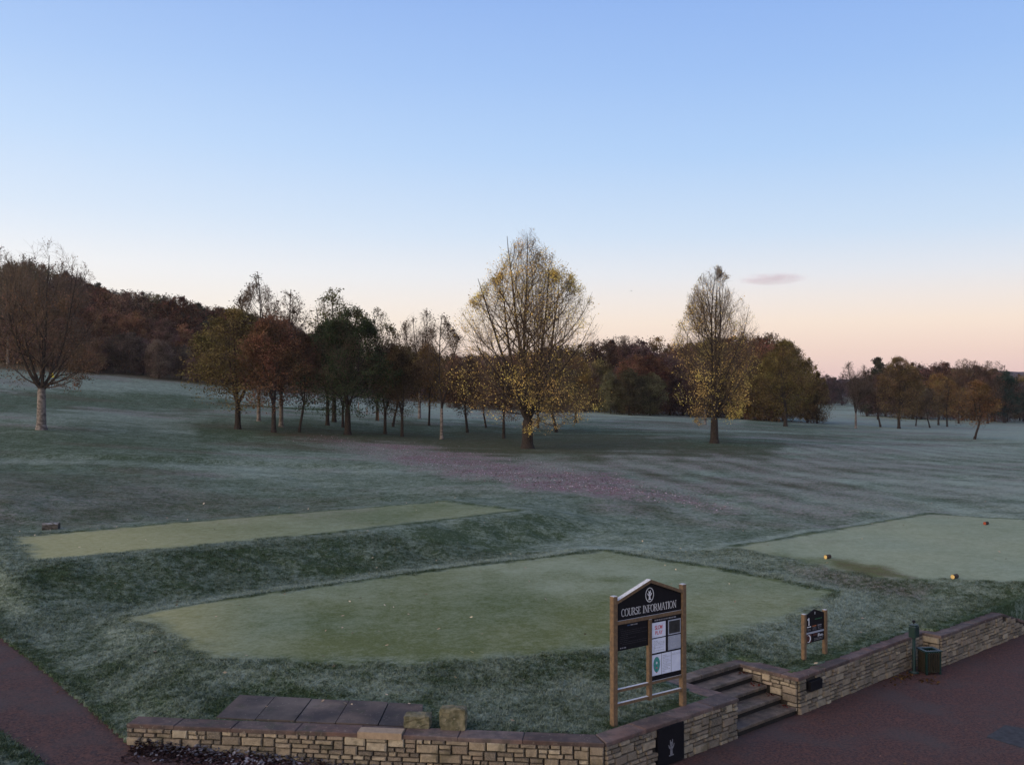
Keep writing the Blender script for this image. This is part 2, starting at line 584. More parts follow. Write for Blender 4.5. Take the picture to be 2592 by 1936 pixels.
K = 1.1718                                         # the photo was measured on a copy this much smaller
dp = lambda u, v, z: pix(u * K, v * K, z)
ZA, ZB, ZC = 1.62, .98, 1.02
TEE_A = [dp(40, 1160, ZA), dp(500, 1120, ZA), dp(960, 1083, ZA), dp(1110, 1102, ZA), dp(700, 1150, ZA), dp(90, 1207, ZA)]
TEE_B = [dp(300, 1325, ZB), dp(640, 1274, ZB), dp(1000, 1225, ZB), dp(1300, 1190, ZB), dp(1540, 1228, ZB), dp(1790, 1278, ZB), dp(1720, 1325, ZB), dp(1560, 1365, ZB), dp(1300, 1398, ZB),
         dp(1080, 1418, ZB), dp(900, 1426, ZB), dp(700, 1424, ZB), dp(480, 1414, ZB), dp(370, 1365, ZB)]
TEE_C = [dp(1588, 1181, ZC), dp(2010, 1110, ZC), dp(2330, 1130, ZC), dp(2600, 1160, ZC), dp(2500, 1262, ZC), dp(2230, 1256, ZC), dp(1900, 1245, ZC)]

# garden wall corners (front line of the coping), width and depth directions of the steps
C0, C1, C2 = np.array((-6.47, 16.6)), np.array((1.47, 15.7)), np.array((4.08, 17.97))
C3 = np.array((5.57, 19.24))
C5, C6 = np.array((9.79, 22.56)), np.array((12.3, 24.77))
WD = np.array((.755, .656))
ND = np.array((-.656, .755))
C4 = C5 + .43 * ND
C7 = C6 + 1.5 * WD
CW = .36                                           # coping width
WT = .72                                           # coping top
STEP_D = 1.36
mid = CW / 2


def pz(x):
    return np.clip((-1.0 - x) * .0655, 0, .95)


CN = np.array((-.112, -.9937))                     # front wall faces this way
FORE = [tuple(C0 - CN * .12 + np.array((0.08, 0))), tuple(C1 + np.array((-.05, .16))), tuple(C2 + ND * mid - WD * mid), tuple(C2 + ND * (STEP_D + .2) - WD * mid),
        tuple(C3 + ND * (STEP_D + .2) + WD * mid), tuple(C3 + ND * mid + WD * mid), tuple(C4 + ND * mid - WD * .1 + WD * .2),
        tuple(C5 + ND * mid + WD * .2), tuple(C6 + ND * mid), tuple(C7 + ND * mid), tuple(C7 + WD * 24 + ND * mid), (42, 30), (42, -5), (-7, -5), (-5.4, 13.5), (-7.27, 15.5), (-6.75, 16.35)]
PATH = [(-6.5, 16.6), (-9.1, 19.6), (-11.65, 22.4), (-17, 28.3), (-19.2, 27.0), (-14.2, 22.0), (-8.8, 16.9), (-7.27, 15.5)]


def lawn_z(x, y, cut=True):
    x, y = np.asarray(x, float), np.asarray(y, float)
    z = tps(x, y)
    near = y < 60
    if near.any():
        xs, ys, zs = x[near], y[near], z[near]
        rag = (vnoise(xs, ys, .7, 3) - .5) * .5
        dA = seg_sdf(xs, ys, TEE_A)
        # the bank of the upper tee drops towards the lower one
        w = 1 - sstep(.25, 4.2, dA + rag)
        zs = zs + (ZA - zs) * w
        dB = seg_sdf(xs, ys, TEE_B)
        zs = zs + (ZB - zs) * (1 - sstep(.1, 1.6, dB + rag * .3)) * (1 - w)
        dC = seg_sdf(xs, ys, TEE_C)
        zs = zs + (ZC - zs) * (1 - sstep(.1, 1.6, dC + rag * .3))
        zs = zs + ((vnoise(xs, ys, 1.7, 5) - .5) * .10 + (vnoise(xs, ys, .5, 6) - .5) * .05) * sstep(.0, .5, np.minimum(np.minimum(dA, dB), dC)) * sstep(15, 20, ys)
        dP = seg_sdf(xs, ys, PATH)
        zp = pz(xs) + .04
        zs = zp + (zs - zp) * sstep(.02, 1.3, dP)
        # grass left of the path lies level with it
        left = (xs < -6.9) & (dP > 0) & (ys < 16.2 + (-xs - 8.0) * 1.0)
        zs = np.where(left, pz(xs) + .03, zs)
        if cut:
            dF = seg_sdf(xs, ys, FORE)
            zs = np.where((dP < .0 + rag * .12) | (dF < 0), pz(xs) - .30, zs)
        z[near] = zs
    far = y > 60
    z[far] += (vnoise(x[far], y[far], 14, 8) - .5) * .35
    return z


def ground_at(u, v):
    """first hit of the line of sight through a photo pixel with the lawn"""
    D = np.exp(np.linspace(math.log(16), math.log(420), 900))
    x = (u - U0) / F * D
    g = HC - (v - V0) / F * D - lawn_z(x, D, False)
    k = np.where(g < 0)[0]
    d = D[k[0]] if len(k) else 420.
    return float((u - U0) / F * d), float(d), float(lawn_z(np.array([(u - U0) / F * d]), np.array([d]), False)[0])


def zg(x, y):
    return float(lawn_z(np.array([x]), np.array([y]), False)[0])


rows = np.r_[np.arange(13.2, 46, .10), 46 * 1.0115 ** np.arange(0, 304)]
cols = np.linspace(-.86, .86, 340)
GX, GY = np.meshgrid(cols, rows)
GX = GX * GY
GX, GY = GX.ravel(), GY.ravel()
GZ = lawn_z(GX, GY)


def cover(x, y, z):
    """R frost, G mown turf, B fallen leaves, A straw-yellow turf"""
    U = (U0 + F * x / y) / K
    V = (V0 + F * (HC - z) / y) / K
    n1, n2 = vnoise(x, y, 2.2, 21), vnoise(x, y, 7, 22)
    wob = (vnoise(U, V, 60, 23) - .5)
    # ragged, streaky borders
    rag = (vnoise(x * .13, y * .5, 1.0, 64) - .5) * 1.5 + (vnoise(x * .5, y * 1.1, 1.0, 65) - .5) * .9
    pm = lambda poly, soft: 1 - sstep(-soft, soft, seg_sdf(U + wob * soft * 2.5, V + (vnoise(U, V, 45, 24) - .5) * soft + rag * soft * .9, poly))
    fr = .45 - .06 * (1 - sstep(900, 1300, U)) * sstep(915, 960, V) + (n2 - .5) * .25
    L, Y = np.zeros(x.shape), np.zeros(x.shape)

    def setf(mk, val):
        nonlocal fr
        fr = fr * (1 - mk) + val * mk
    # the right-hand slope: mowing lines running downhill, frost strengthening to the right
    rt = pm([(1180, 960), (1700, 965), (2400, 960), (2400, 1125), (1900, 1115), (1500, 1130), (1250, 1075)], 40)
    st = np.sin((x * .975 + y * .22 + (n2 - .5) * 1.5) * 2 * math.pi / 3.1)
    fr = fr + rt * (.17 * st + sstep(1400, 2200, U) * .24 - .02)
    L = np.maximum(L, rt * .48 * sstep(.15, .7, vnoise(x, y * .4, 1.9, 26)) * (1 - .6 * sstep(1500, 2150, U)))
    # low swells and old mowing bands seen side-on across the middle distance
    sw = (vnoise(x * .09 + y * .02, y * .30, 1.0, 61) - .5) * .42 + (vnoise(x * .22, y * .75 + x * .1, 1.0, 62) - .5) * .34
    fr = fr + sw * sstep(38, 50, y)
    L = np.maximum(L, .36 * sstep(40, 55, y) * sstep(.56, .8, vnoise(x * .12, y * .35 + x * .05, 1.0, 63)))
    # fairways
    setf(pm([(460, 862), (700, 880), (1000, 905), (1300, 903), (1640, 912), (2230, 955), (2230, 880), (1640, 885), (1300, 870), (900, 850), (480, 840)], 12), .92)
    setf(pm([(60, 800), (480, 838), (470, 868), (200, 850), (-40, 846), (-40, 800)], 12), .60)
    setf(pm([(-60, 846), (330, 846), (560, 872), (420, 892), (200, 886), (-60, 890)], 9), .10)
    setf(pm([(-60, 896), (120, 892), (260, 892), (400, 905), (300, 918), (-60, 915)], 7), .56)
    setf(pm([(-60, 925), (180, 922), (420, 945), (520, 975), (240, 985), (-60, 985)], 22), .10)
    setf(pm([(-60, 1020), (160, 1025), (250, 1040), (100, 1050), (-60, 1050)], 14), .12)
    # bare green under the trees
    setf(pm([(420, 915), (700, 905), (900, 915), (1100, 930), (1300, 930), (1480, 945), (1700, 955), (1650, 982), (1350, 985), (1000, 990), (760, 960), (420, 945)], 16), .0)
    L = np.maximum(L, .42 * pm([(560, 925), (900, 935), (1100, 940), (1300, 940), (1480, 955), (1600, 975), (1350, 990), (1000, 992), (760, 962)], 16))
    setf(pm([(1620, 905), (1760, 915), (1900, 925), (1700, 930), (1600, 920)], 8), .25)
    # leaf drift
    dr = pm([(560, 937), (720, 942), (900, 962), (1120, 992), (1290, 1020), (1420, 1055), (1620, 1105), (1420, 1080), (1240, 1062), (1040, 1035), (900, 1010), (790, 975), (640, 950)], 15)
    L = np.maximum(L, dr * (.60 + .4 * sstep(.2, .6, n1)))
    setf(dr * sstep(650, 860, U) * .8, .75)
    L = np.maximum(L, .42 * pm([(1250, 955), (1700, 965), (1600, 1010), (1300, 1000)], 25))
    L = np.maximum(L, .42 * pm([(1660, 1095), (1860, 1100), (1840, 1115), (1700, 1112)], 10))
    # dark rough left of the upper tee
    dk = pm([(-80, 1035), (300, 1030), (620, 1075), (820, 1085), (500, 1110), (-80, 1148)], 30)
    setf(dk * .9, .22 + (n1 - .5) * .3)
    L = np.maximum(L, dk * .32)
    # tees
    mo = np.zeros(x.shape)
    nb = (y < 60)
    dA, dB, dC = (np.where(nb, seg_sdf(x, y, t), 99.) for t in (TEE_A, TEE_B, TEE_C))
    bank = (1 - sstep(3.2, 4.8, dA)) * sstep(.5, 1.2, dA) * (y < 42) * pm([(80, 1190), (700, 1135), (1130, 1092), (1260, 1140), (1180, 1180), (600, 1275), (270, 1315), (20, 1290)], 22)
    setf(bank * .92, .04 + .35 * (n1 - .5))
    setf((1 - sstep(.9, 1.4, dB)) * sstep(.2, .5, dB) * (V < 1330), .78)
    setf((1 - sstep(.6, 1.0, dC)) * sstep(.25, .45, dC) * (V < 1185), .75)
    eg = (vnoise(x, y, .35, 41) - .5) * .22
    inA, inB, inC = (1 - sstep(-k_ , k_, d + eg * 2) for d, k_ in ((dA, .3), (dB, np.where(V > 1330, .55, .2)), (dC, .3)))
    inC = inC * (1 - sstep(0, 14, V - (1188 + (U - 1590) * .19)))
    mo = np.clip(inA + inB + inC, 0, 1)
    setf(inA, .45 + .25 * (n1 - .5) - .18 * pm([(700, 1105), (950, 1092), (1000, 1105), (800, 1120)], 15))
    Y = np.maximum(Y, inA * (1 - sstep(150, 900, U)) * (.85 + .3 * (n1 - .5)))
    setf(inB, .44 + .30 * pm([(950, 1230), (1300, 1190), (1560, 1235), (1400, 1260), (1150, 1255)], 30) - .46 * pm([(640, 1315), (950, 1275), (1400, 1290), (1500, 1370), (1000, 1425), (600, 1410)], 45) * (.6 + .8 * (n2 - .3)))
    Y = np.maximum(Y, inB * (1 - sstep(330, 620, U)) * .9)
    Y = np.maximum(Y, inB * .22 * pm([(900, 1400), (1300, 1300), (1350, 1390), (1000, 1425)], 40))
    setf(inC, .80 - .55 * pm([(1588, 1181), (1700, 1190), (1900, 1225), (1960, 1245), (1800, 1235)], 9))
    Y = np.maximum(Y, .35 * inC * (1 - sstep(1590, 1720, U)))
    Y = np.maximum(Y, mo * (.10 + .25 * (n1 - .4)))
    br = pm([(1790, 1208), (1900, 1222), (1975, 1248), (1900, 1246), (1800, 1225)], 8)
    setf(br, .0)
    L = np.maximum(L, br * .45)
    L = np.maximum(L, .35 * pm([(1700, 1215), (1800, 1235), (2000, 1270), (1980, 1300), (1750, 1250)], 14))
    for d, mk in ((dA, V < 1155), (dB, V < 1300), (dC, (V < 1180))):
        ln = (1 - sstep(.10, .22, np.abs(d - .16))) * mk
        setf(ln * .7, .0)
        L *= 1 - ln
    # a cut ditch edge behind the young trees
    setf(1 - sstep(1.5, 4, np.abs(V - np.interp(U, [470, 500, 590, 640], [868, 872, 880, 884]))) * 1 if False else
         (1 - sstep(1.0, 2.6, np.abs(V - np.interp(U, [470, 500, 590, 700], [868, 873, 880, 885])))) * ((U > 474) & (U < 720)), -.6)
    # thawed strip along stone and paving
    front = (y < 30)
    if front.any():
        PADW = [pix(548, 1813, .7), pix(608, 1757, .7), pix(1072, 1780, .7), pix(1075, 1835, .7)]
        dd = np.where(front, np.minimum(np.minimum(np.abs(seg_sdf(x, y, FORE)), np.abs(seg_sdf(x, y, PATH)) + .05), np.abs(seg_sdf(x, y, PADW)) + .1), 9)
        setf((1 - sstep(.22, .75, dd + (n1 - .5) * .3)) * .9, .06)
        fl = front * (1 - mo)
        fr = fr + fl * ((vnoise(x, y, 1.3, 31) - .5) * .22 - .03)
        setf(fl * pm([(560, 1428), (1300, 1405), (1560, 1370), (1560, 1420), (1300, 1470), (800, 1480)], 22) * .75, .20)
        setf(fl * pm([(1700, 1300), (2080, 1300), (1960, 1345), (1780, 1400), (1600, 1400), (1640, 1340)], 20) * .6, .68)
    # bare floor under the woods
    wd = pm([(-100, 790), (300, 815), (640, 850), (900, 868), (1300, 868), (1500, 897), (1760, 903), (1760, 700), (-100, 500)], 3) * (y > 135)
    setf(wd, .05)
    L = np.maximum(L, wd * .85)
    return np.clip(np.stack([fr, mo, L, Y], 1), -1, 1).astype(np.float32)


def put_cover(me, c):
    a = me.color_attributes.new('cover', 'FLOAT_COLOR', 'POINT')
    a.data.foreach_set('color', c.ravel())


nr, nc = len(rows), len(cols)
ii = (np.arange(nr - 1)[:, None] * nc + np.arange(nc - 1)).ravel()
gme = mesh('ground', np.c_[GX, GY, GZ], np.c_[ii, ii + 1, ii + nc + 1, ii + nc], M['ground'], smooth=True)
put_cover(gme, cover(GX, GY, GZ))
tag(obj('ground', gme), 'frost-covered golf course turf rising to the wooded hillside', kind='structure')

# red tarmac forecourt and path: one sheet under the lawn, showing where the lawn is cut away
px_, py_ = np.meshgrid(np.linspace(-17.5, 42, 240), np.linspace(-14, 43, 80))
pxr, pyr = px_.ravel(), py_.ravel()
n2c = px_.shape[1]
ii = (np.arange(px_.shape[0] - 1)[:, None] * n2c + np.arange(n2c - 1)).ravel()
tag(obj('path', mesh('path', np.c_[pxr, pyr, pz(pxr)], np.c_[ii, ii + 1, ii + n2c + 1, ii + n2c], M['tarmac'])), 'dark red tarmac path and forecourt', kind='structure')

# grey flagstone panel let into the tarmac
a, b, c_, d_ = pix(2492, 1862, 0), pix(2540, 1832, 0), pix(2760, 1872, 0), pix(2700, 1925, 0)
mb = MB()
mb.add([(*p, -.05) for p in (a, c_, c_, b)] if False else [(*a, -.05), (*d_, -.05), (*c_, -.05), (*b, -.05), (*a, .006), (*d_, .006), (*c_, .006), (*b, .006)],
       [(3, 2, 1, 0), (4, 5, 6, 7), (0, 1, 5, 4), (1, 2, 6, 5), (2, 3, 7, 6), (3, 0, 4, 7)])
tag(mb.build('paving', M['wet']), 'grey flagstone panel let into the red tarmac', kind='structure')

# far moorland ridge
hu = np.linspace(1500, 3900, 90)
hv, hf = [], []
for r_, (D, dz) in enumerate(((780, -40), (960, 0), (1200, 5), (1450, -60))):
    top = np.interp(hu, [1500, 1900, 2250, 2500, 2600, 3000, 3900], [985, 975, 952, 939, 941, 930, 915])
    zt = HC - (top - V0) / F * 1200
    zz = zt * (0 if r_ in (0, 3) else (.72 if r_ == 1 else 1)) + (dz if r_ in (0, 3) else 0) + (vnoise(hu, hu * 0 + D, 60, 40) - .5) * 2
    hv += [((u - U0) / F * D, D, z) for u, z in zip(hu, zz)]
nh = len(hu)
for r_ in range(3):
    hf += [(r_ * nh + k, r_ * nh + k + 1, (r_ + 1) * nh + k + 1, (r_ + 1) * nh + k) for k in range(nh - 1)]
tag(obj('hill', mesh('hill', hv, hf, M['hill'], smooth=True)), 'distant purple moorland ridge on the right', kind='structure')

# ------------------------------------------------------------------ grass tufts on the unmown turf near the wall
N = 80000
a = rng.uniform(-.60, .60, N * 2)
D = 14.2 + (33 - 14.2) * rng.random(N * 2) ** 1.15
tx, ty = a * D, D
tz = lawn_z(tx, ty)
cv = cover(tx, ty, tz)
PADW = [pix(545, 1816, .7), pix(606, 1755, .7), pix(1076, 1778, .7), pix(1078, 1838, .7)]
ok = (cv[:, 1] < .3) & (tz > pz(tx) - .05) & (seg_sdf(tx, ty, FORE) > .17) & (seg_sdf(tx, ty, PATH) > .02) & (seg_sdf(tx, ty, PADW) > .03)
# keep clear of the coping
ok &= ~((seg_sdf(tx, ty, FORE) < .24) & (ty < 20.0) & (tx > -6.6))
tx, ty, tz, cv = tx[ok][:N], ty[ok][:N], tz[ok][:N], cv[ok][:N]
n = len(tx)
NB = 5
ang = rng.uniform(0, 2 * math.pi, (n, NB))
hgt = rng.uniform(.018, .050, (n, NB)) * (1 + .5 * (vnoise(tx, ty, 1.1, 51)[:, None] - .4))
off = rng.normal(0, .035, (n, NB, 2))
lean = rng.uniform(.5, 1.6, (n, NB)) * hgt
wid = rng.uniform(.004, .009, (n, NB))
bx, by = tx[:, None] + off[..., 0], ty[:, None] + off[..., 1]
bz = np.repeat(tz[:, None], NB, 1) - .01
ca, sa = np.cos(ang), np.sin(ang)
P0 = np.stack([bx - sa * wid, by + ca * wid, bz], -1)
P1 = np.stack([bx + sa * wid, by - ca * wid, bz], -1)
P2 = np.stack([bx + ca * lean + sa * wid * .4, by + sa * lean - ca * wid * .4, bz + hgt], -1)
P3 = np.stack([bx + ca * lean - sa * wid * .4, by + sa * lean + ca * wid * .4, bz + hgt], -1)
V4 = np.stack([P0, P1, P2, P3], 2).reshape(-1, 3)
tme = mesh('grass_tufts', V4, np.arange(len(V4)).reshape(-1, 4), M['ground'])
cv[:, 0] += .06
put_cover(tme, np.repeat(cv, NB * 4, 0))
tag(obj('grass_tufts', tme), 'short frosted grass blades on the unmown lawn behind the wall', 'grass', kind='stuff')


# ------------------------------------------------------------------ stone walls
def stone_proto(k):
    r = random.Random(k)
    j = lambda s: r.uniform(-s, s)
    def ring(h, y, s):
        return [(-.5 + h + j(s), y + j(.12), -.5 + h * 1.3 + j(s)), (0 + j(.1), y + j(.15), -.5 + h * 1.3 + j(s)), (.5 - h + j(s), y + j(.12), -.5 + h * 1.3 + j(s)),
                (.5 - h + j(s), y + j(.12), .5 - h * 1.3 + j(s)), (0 + j(.1), y + j(.15), .5 - h * 1.3 + j(s)), (-.5 + h + j(s), y + j(.12), .5 - h * 1.3 + j(s))]
    v = ring(0, 0, .0) + ring(.012, -.62, .02) + ring(.07, -.97, .035)
    f = []
    for b in (0, 6):
        f += [(b + q, b + (q + 1) % 6, b + 6 + (q + 1) % 6, b + 6 + q) for q in range(6)]
    f += [(12, 13, 16, 17), (13, 14, 15, 16)]
    return mesh('stone', v, f, M['stone'])


STONES = [stone_proto(k) for k in range(8)]
TONES = [(.29, .24, .175), (.25, .205, .15), (.20, .165, .125), (.34, .28, .20), (.24, .19, .145), (.15, .125, .10), (.36, .31, .23), (.105, .092, .078)]


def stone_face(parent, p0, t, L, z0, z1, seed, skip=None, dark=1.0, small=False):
    """random coursed rubble on a vertical face; p0 start, t direction, face looks to the right of t"""
    r = random.Random(seed)
    h = .078
    n = max(1, round((z1 - z0) / h))
    h = (z1 - z0) / n
    occ = [[] for _ in range(n + 1)]
    rz = math.atan2(t[1], t[0])
    for row in range(n):
        o = sorted(occ[row]) + [(L, L)]
        s = 0.0
        gaps = []
        for a, b in o:
            if a - s > .03: gaps.append((s, a))
            s = max(s, b)
        for ga, gb in gaps:
            x = ga
            while x < gb - .02:
                tall = row < n - 1 and r.random() < .26
                w = r.uniform(.20, .38) if tall else r.uniform(.11, .30)
                if gb - x - w < .12: w = gb - x
                if w > .46: w = w / 2
                if tall and (w < .17 or any(a < x + w and b > x for a, b in occ[row + 1])): tall = False
                hh = 2 * h if tall else h
                if tall: occ[row + 1].append((x, x + w))
                cx, cz = x + w / 2, z0 + row * h + hh / 2
                x += w
                if skip and skip(cx, cz): continue
                c = r.choice(TONES)
                k = r.uniform(.75, 1.15) * dark  # dark puts the light each face gets into its stone tones
                s_ = bpy.data.objects.new('stone', r.choice(STONES))
                col.objects.link(s_)
                s_.parent = parent
                s_.location = (p0[0] + t[0] * cx, p0[1] + t[1] * cx, cz)
                s_.rotation_euler = (0, 0, rz)
                s_.scale = (w - .021, r.uniform(.04, .066), hh - .019)
                s_.color = (c[0] * k, c[1] * k, c[2] * k, 1)


def quad_prism(mb, pts, z0, z1, mi=0):
    """plan polygon (counter-clockwise) extruded; z1 may be a list"""
    n = len(pts)
    zs = z1 if isinstance(z1, (list, tuple)) else [z1] * n
    v = [(p[0], p[1], z0 if not isinstance(z0, (list, tuple)) else z0[k]) for k, p in enumerate(pts)] + [(p[0], p[1], z) for p, z in zip(pts, zs)]
    f = [tuple(range(n - 1, -1, -1)), tuple(range(n, 2 * n))] + [(k, (k + 1) % n, (k + 1) % n + n, k + n) for k in range(n)]
    mb.add(v, f, mi)


def coping_run(parent, p, t, nrm, L, seed, ztop=lambda s: WT, material='coping', ends=(0, 0), special=None):
    """coping slabs along a run; p is the front corner, nrm points back over the wall"""
    r = random.Random(seed)
    s = 0
    while s < L - .02:
        w = r.uniform(.75, 1.1)
        if L - s - w < .4: w = L - s
        a, b = s + .004, s + w - .004
        sp = special(s, s + w) if special else None
        lift, over = r.uniform(-.004, .004), r.uniform(.03, .045)
        m_ = M[material]
        fo, bk = over, CW
        mb = MB()
        k0 = ends[0] if s == 0 else 0
        k1 = ends[1] if s + w >= L - .02 else 0
        q = [p + t * (a - k0 * 0) - nrm * fo, p + t * b - nrm * fo, p + t * (b + k1 * bk) + nrm * bk, p + t * (a + k0 * bk) + nrm * bk]
        zt = [ztop(a) + lift, ztop(b) + lift, ztop(b) + lift, ztop(a) + lift]
        ch = .012
        inner = [q[0] + (t + nrm) * ch, q[1] + (nrm - t) * ch, q[2] - (t + nrm) * ch, q[3] + (t - nrm) * ch]
        v = [(*x, z - .065) for x, z in zip(q, zt)] + [(*x, z - ch) for x, z in zip(q, zt)] + [(*x, z) for x, z in zip(inner, zt)]
        f = [(3, 2, 1, 0), (8, 9, 10, 11)]
        for bb in (0, 4):
            f += [(bb + j, bb + (j + 1) % 4, bb + 4 + (j + 1) % 4, bb + 4 + j) for j in range(4)]
        mb.add(v, f)
        o = mb.build('coping_stone', m_, parent)
        s += w


BZ = WT - .062                                    # top of the stonework
# --- wall left of the steps
w1 = empty('garden_wall', (0, 0, 0), 0, 'low stone garden wall with dark coping, corner below the tall information board', 'wall')
t01 = (C1 - C0) / np.linalg.norm(C1 - C0)
n01 = np.array((-t01[1], t01[0]))
L01, L12 = np.linalg.norm(C1 - C0), np.linalg.norm(C2 - C1)
t12 = (C2 - C1) / L12
n12 = np.array((-t12[1], t12[0]))
mb = MB()
quad_prism(mb, [C0, C1 + n01 * .002, C1 + n01 * (CW - .04) + t01 * -.04, C0 + n01 * (CW - .04)], -.3, BZ)
quad_prism(mb, [C1 + n12 * .004, C2 + n12 * .004, C2 + n12 * (CW - .03), C1 + n12 * (CW - .03) - t12 * .0], -.3, BZ - .003)
quad_prism(mb, [C2 - WD * (CW - .03) + ND * .1, C2 - WD * .005 + ND * .02, C2 - WD * .005 + ND * (STEP_D + .3), C2 - WD * (CW - .03) + ND * (STEP_D + .3)], -.3, BZ - .006)
mb.build('core', M['mortar'], w1)
nrow = lambda g: (BZ - g)
stone_face(w1, C0, t01, L01, -.012, BZ, 3, skip=lambda s, z: z + .07 < pz(C0[0] + t01[0] * s) - .02)
u_s = lambda u, p, t: (lambda k: (k * p[1] - p[0]) / (t[0] - k * t[1]))((u - U0) / F)
pl0, pl1 = u_s(1656, C1, t12), u_s(1723, C1, t12)
stone_face(w1, C1, t12, L12, -.012, BZ, 5, skip=lambda s, z: pl0 < s < pl1, dark=.9)  # stones toned down: this face turns away from the dawn glow
stone_face(w1, C2, ND, STEP_D + .1, -.012, BZ, 6, skip=lambda s, z: z < .144 * (1 + (s - .02) / .33) - .04)


def run_w1(parent):
    s_special = u_s(908, C0, t01), u_s(1020, C0, t01)
    # left of the pale replacement, the replacement itself, right of it
    coping_run(parent, C0, t01, n01, s_special[0], 8)
    mbn = MB()
    q = [C0 + t01 * (s_special[0] + .004) - n01 * .075, C0 + t01 * (s_special[1] - .004) - n01 * .075, C0 + t01 * (s_special[1] - .004) + n01 * .17, C0 + t01 * (s_special[0] + .004) + n01 * .17]
    quad_prism(mbn, q, WT - .07, WT + .035)
    tag(mbn.build('coping_stone', M['newstone'], parent), 'pale tan replacement coping stone')
    mbn = MB()
    q = [C0 + t01 * (s_special[0] + .004) + n01 * .18, C0 + t01 * (s_special[1] - .004) + n01 * .18, C0 + t01 * (s_special[1] - .004) + n01 * CW, C0 + t01 * (s_special[0] + .004) + n01 * CW]
    quad_prism(mbn, q, WT - .065, WT - .005)
    mbn.build('coping_stone', M['coping'], parent)
    coping_run(parent, C0 + t01 * s_special[1], t01, n01, L01 - s_special[1], 9, ends=(0, -.42))
    coping_run(parent, C1, t12, n12, L12 + .03, 10, ends=(.45, 0), ztop=lambda s: WT + .001)
    coping_run(parent, C2 + ND * CW + WD * .03, ND, -WD, STEP_D - CW + .22, 11, ztop=lambda s: WT - .001)


run_w1(w1)


def tree_emblem(mb, x, z, w, h, y, mi=0, ring=True):
    """a bare tree with five upswept limbs standing on a mound, in an oval ring"""
    def strip(p, q, a, b):
        dx, dz = q[0] - p[0], q[1] - p[1]
        l = math.hypot(dx, dz)
        nx, nz = -dz / l, dx / l
        mb.prism([(p[0] - nx * a, p[1] - nz * a), (q[0] - nx * b, q[1] - nz * b), (q[0] + nx * b, q[1] + nz * b), (p[0] + nx * a, p[1] + nz * a)][::1], y - .003, y, mi)
    X, Z = lambda k: x + k * w, lambda k: z + k * h
    strip((X(0), Z(-.30)), (X(0), Z(.02)), w * .10, w * .075)
    strip((X(-.20), Z(-.32)), (X(.20), Z(-.32)), h * .022, h * .022)
    for dx, z0, zz in ((-.10, 0, .30), (.10, 0, .31), (-.24, -.08, .12), (.24, -.08, .13), (0, 0, .22)):
        strip((X(0), Z(z0)), (X(dx * .7), Z(z0 + (zz - z0) * .45)), w * .06, w * .045)
        strip((X(dx * .7), Z(z0 + (zz - z0) * .45)), (X(dx), Z(zz)), w * .045, w * .02)
    if ring:
        n = 28
        for k in range(n):
            a0, a1 = 2 * math.pi * k / n, 2 * math.pi * (k + .82) / n
            strip((X(.46 * math.cos(a0)), Z(.48 * math.sin(a0))), (X(.46 * math.cos(a1)), Z(.48 * math.sin(a1))), w * .032, w * .032)


def plaque(parent, p, t, s0, s1, z0, z1, emblem, outw=.05):
    o = MB().box(0, s1 - s0, -.02, outw, z0, z1).build('plaque', M['board'], parent)
    q = p + t * s0
    nn_ = np.array((t[1], -t[0]))
    o.location = (*(q + nn_ * outw), 0)
    o.rotation_euler = (0, 0, math.atan2(t[1], t[0]))
    if emblem:
        mb = MB()
        tree_emblem(mb, (s1 - s0) / 2, (z0 + z1) / 2 - .04, .30, .42, -.021, ring=False)
        mb.build('emblem', M['greyink'], o)


plaque(w1, C1, t12, pl0 + .01, pl1 - .01, .02, BZ - .005, True)

# --- wall right of the steps
w2 = empty('garden_wall', (0, 0, 0), 0, 'low stone garden wall right of the steps, stepping forward past the litter bin', 'wall')
t34 = (C4 - C3) / np.linalg.norm(C4 - C3)
n34 = np.array((-t34[1], t34[0]))
L34 = np.linalg.norm(C4 - C3)
t56 = (C6 - C5) / np.linalg.norm(C6 - C5)
n56 = np.array((-t56[1], t56[0]))
L56 = np.linalg.norm(C6 - C5)
mb = MB()
quad_prism(mb, [C3 + WD * .004, C4 + t34 * .1, C4 + n34 * (CW - .03) + t34 * .1, C3 + n34 * (CW - .03) + WD * .004], -.3, BZ)
quad_prism(mb, [C3 + WD * .005 + ND * .02, C3 + WD * (CW - .03) + ND * .1, C3 + WD * (CW - .03) + ND * (STEP_D + .3), C3 + WD * .005 + ND * (STEP_D + .3)], -.3, BZ - .004)
quad_prism(mb, [C5 + WD * .005, C6, C6 + n56 * (CW - .03), C5 + n56 * (.43 + CW - .04) + WD * .005], -.3, BZ - .002)
quad_prism(mb, [C6 + n56 * .003, C7, C7 + n56 * (CW - .03), C6 + n56 * (CW - .03)], -.3, [BZ - .005, .24, .24, BZ - .005])
mb.build('core', M['mortar'], w2)
q0, q1 = u_s(2040, C3, t34), u_s(2069, C3, t34)
stone_face(w2, C3, t34, L34, -.012, BZ, 21, skip=lambda s, z: q0 - .02 < s < q1 + .02 and .36 < z < .60, dark=.9)  # shaded side: stone tones dimmed in the colour
stone_face(w2, C3 + ND * (STEP_D + .02), -ND, STEP_D + .02, -.012, BZ, 22, skip=lambda s, z: z < .144 * (1 + (STEP_D - s) / .33) - .08, dark=1.25)  # dawn glow on this face painted in as lighter stones
stone_face(w2, C4, -ND, .43, -.012, BZ, 23)
stone_face(w2, C5, t56, L56, -.012, BZ, 24, dark=.9, small=True)  # dimmer stones paint in the shade of this face
stone_face(w2, C6, t56, 1.5, -.012, BZ, 25, dark=.9, small=True, skip=lambda s, z: z + .05 > BZ - (BZ - .24) * s / 1.5)  # same painted shade on the sloping end
coping_run(w2, C3 + WD * -.03, t34, n34, L34 + .03, 26, ends=(0, 0))
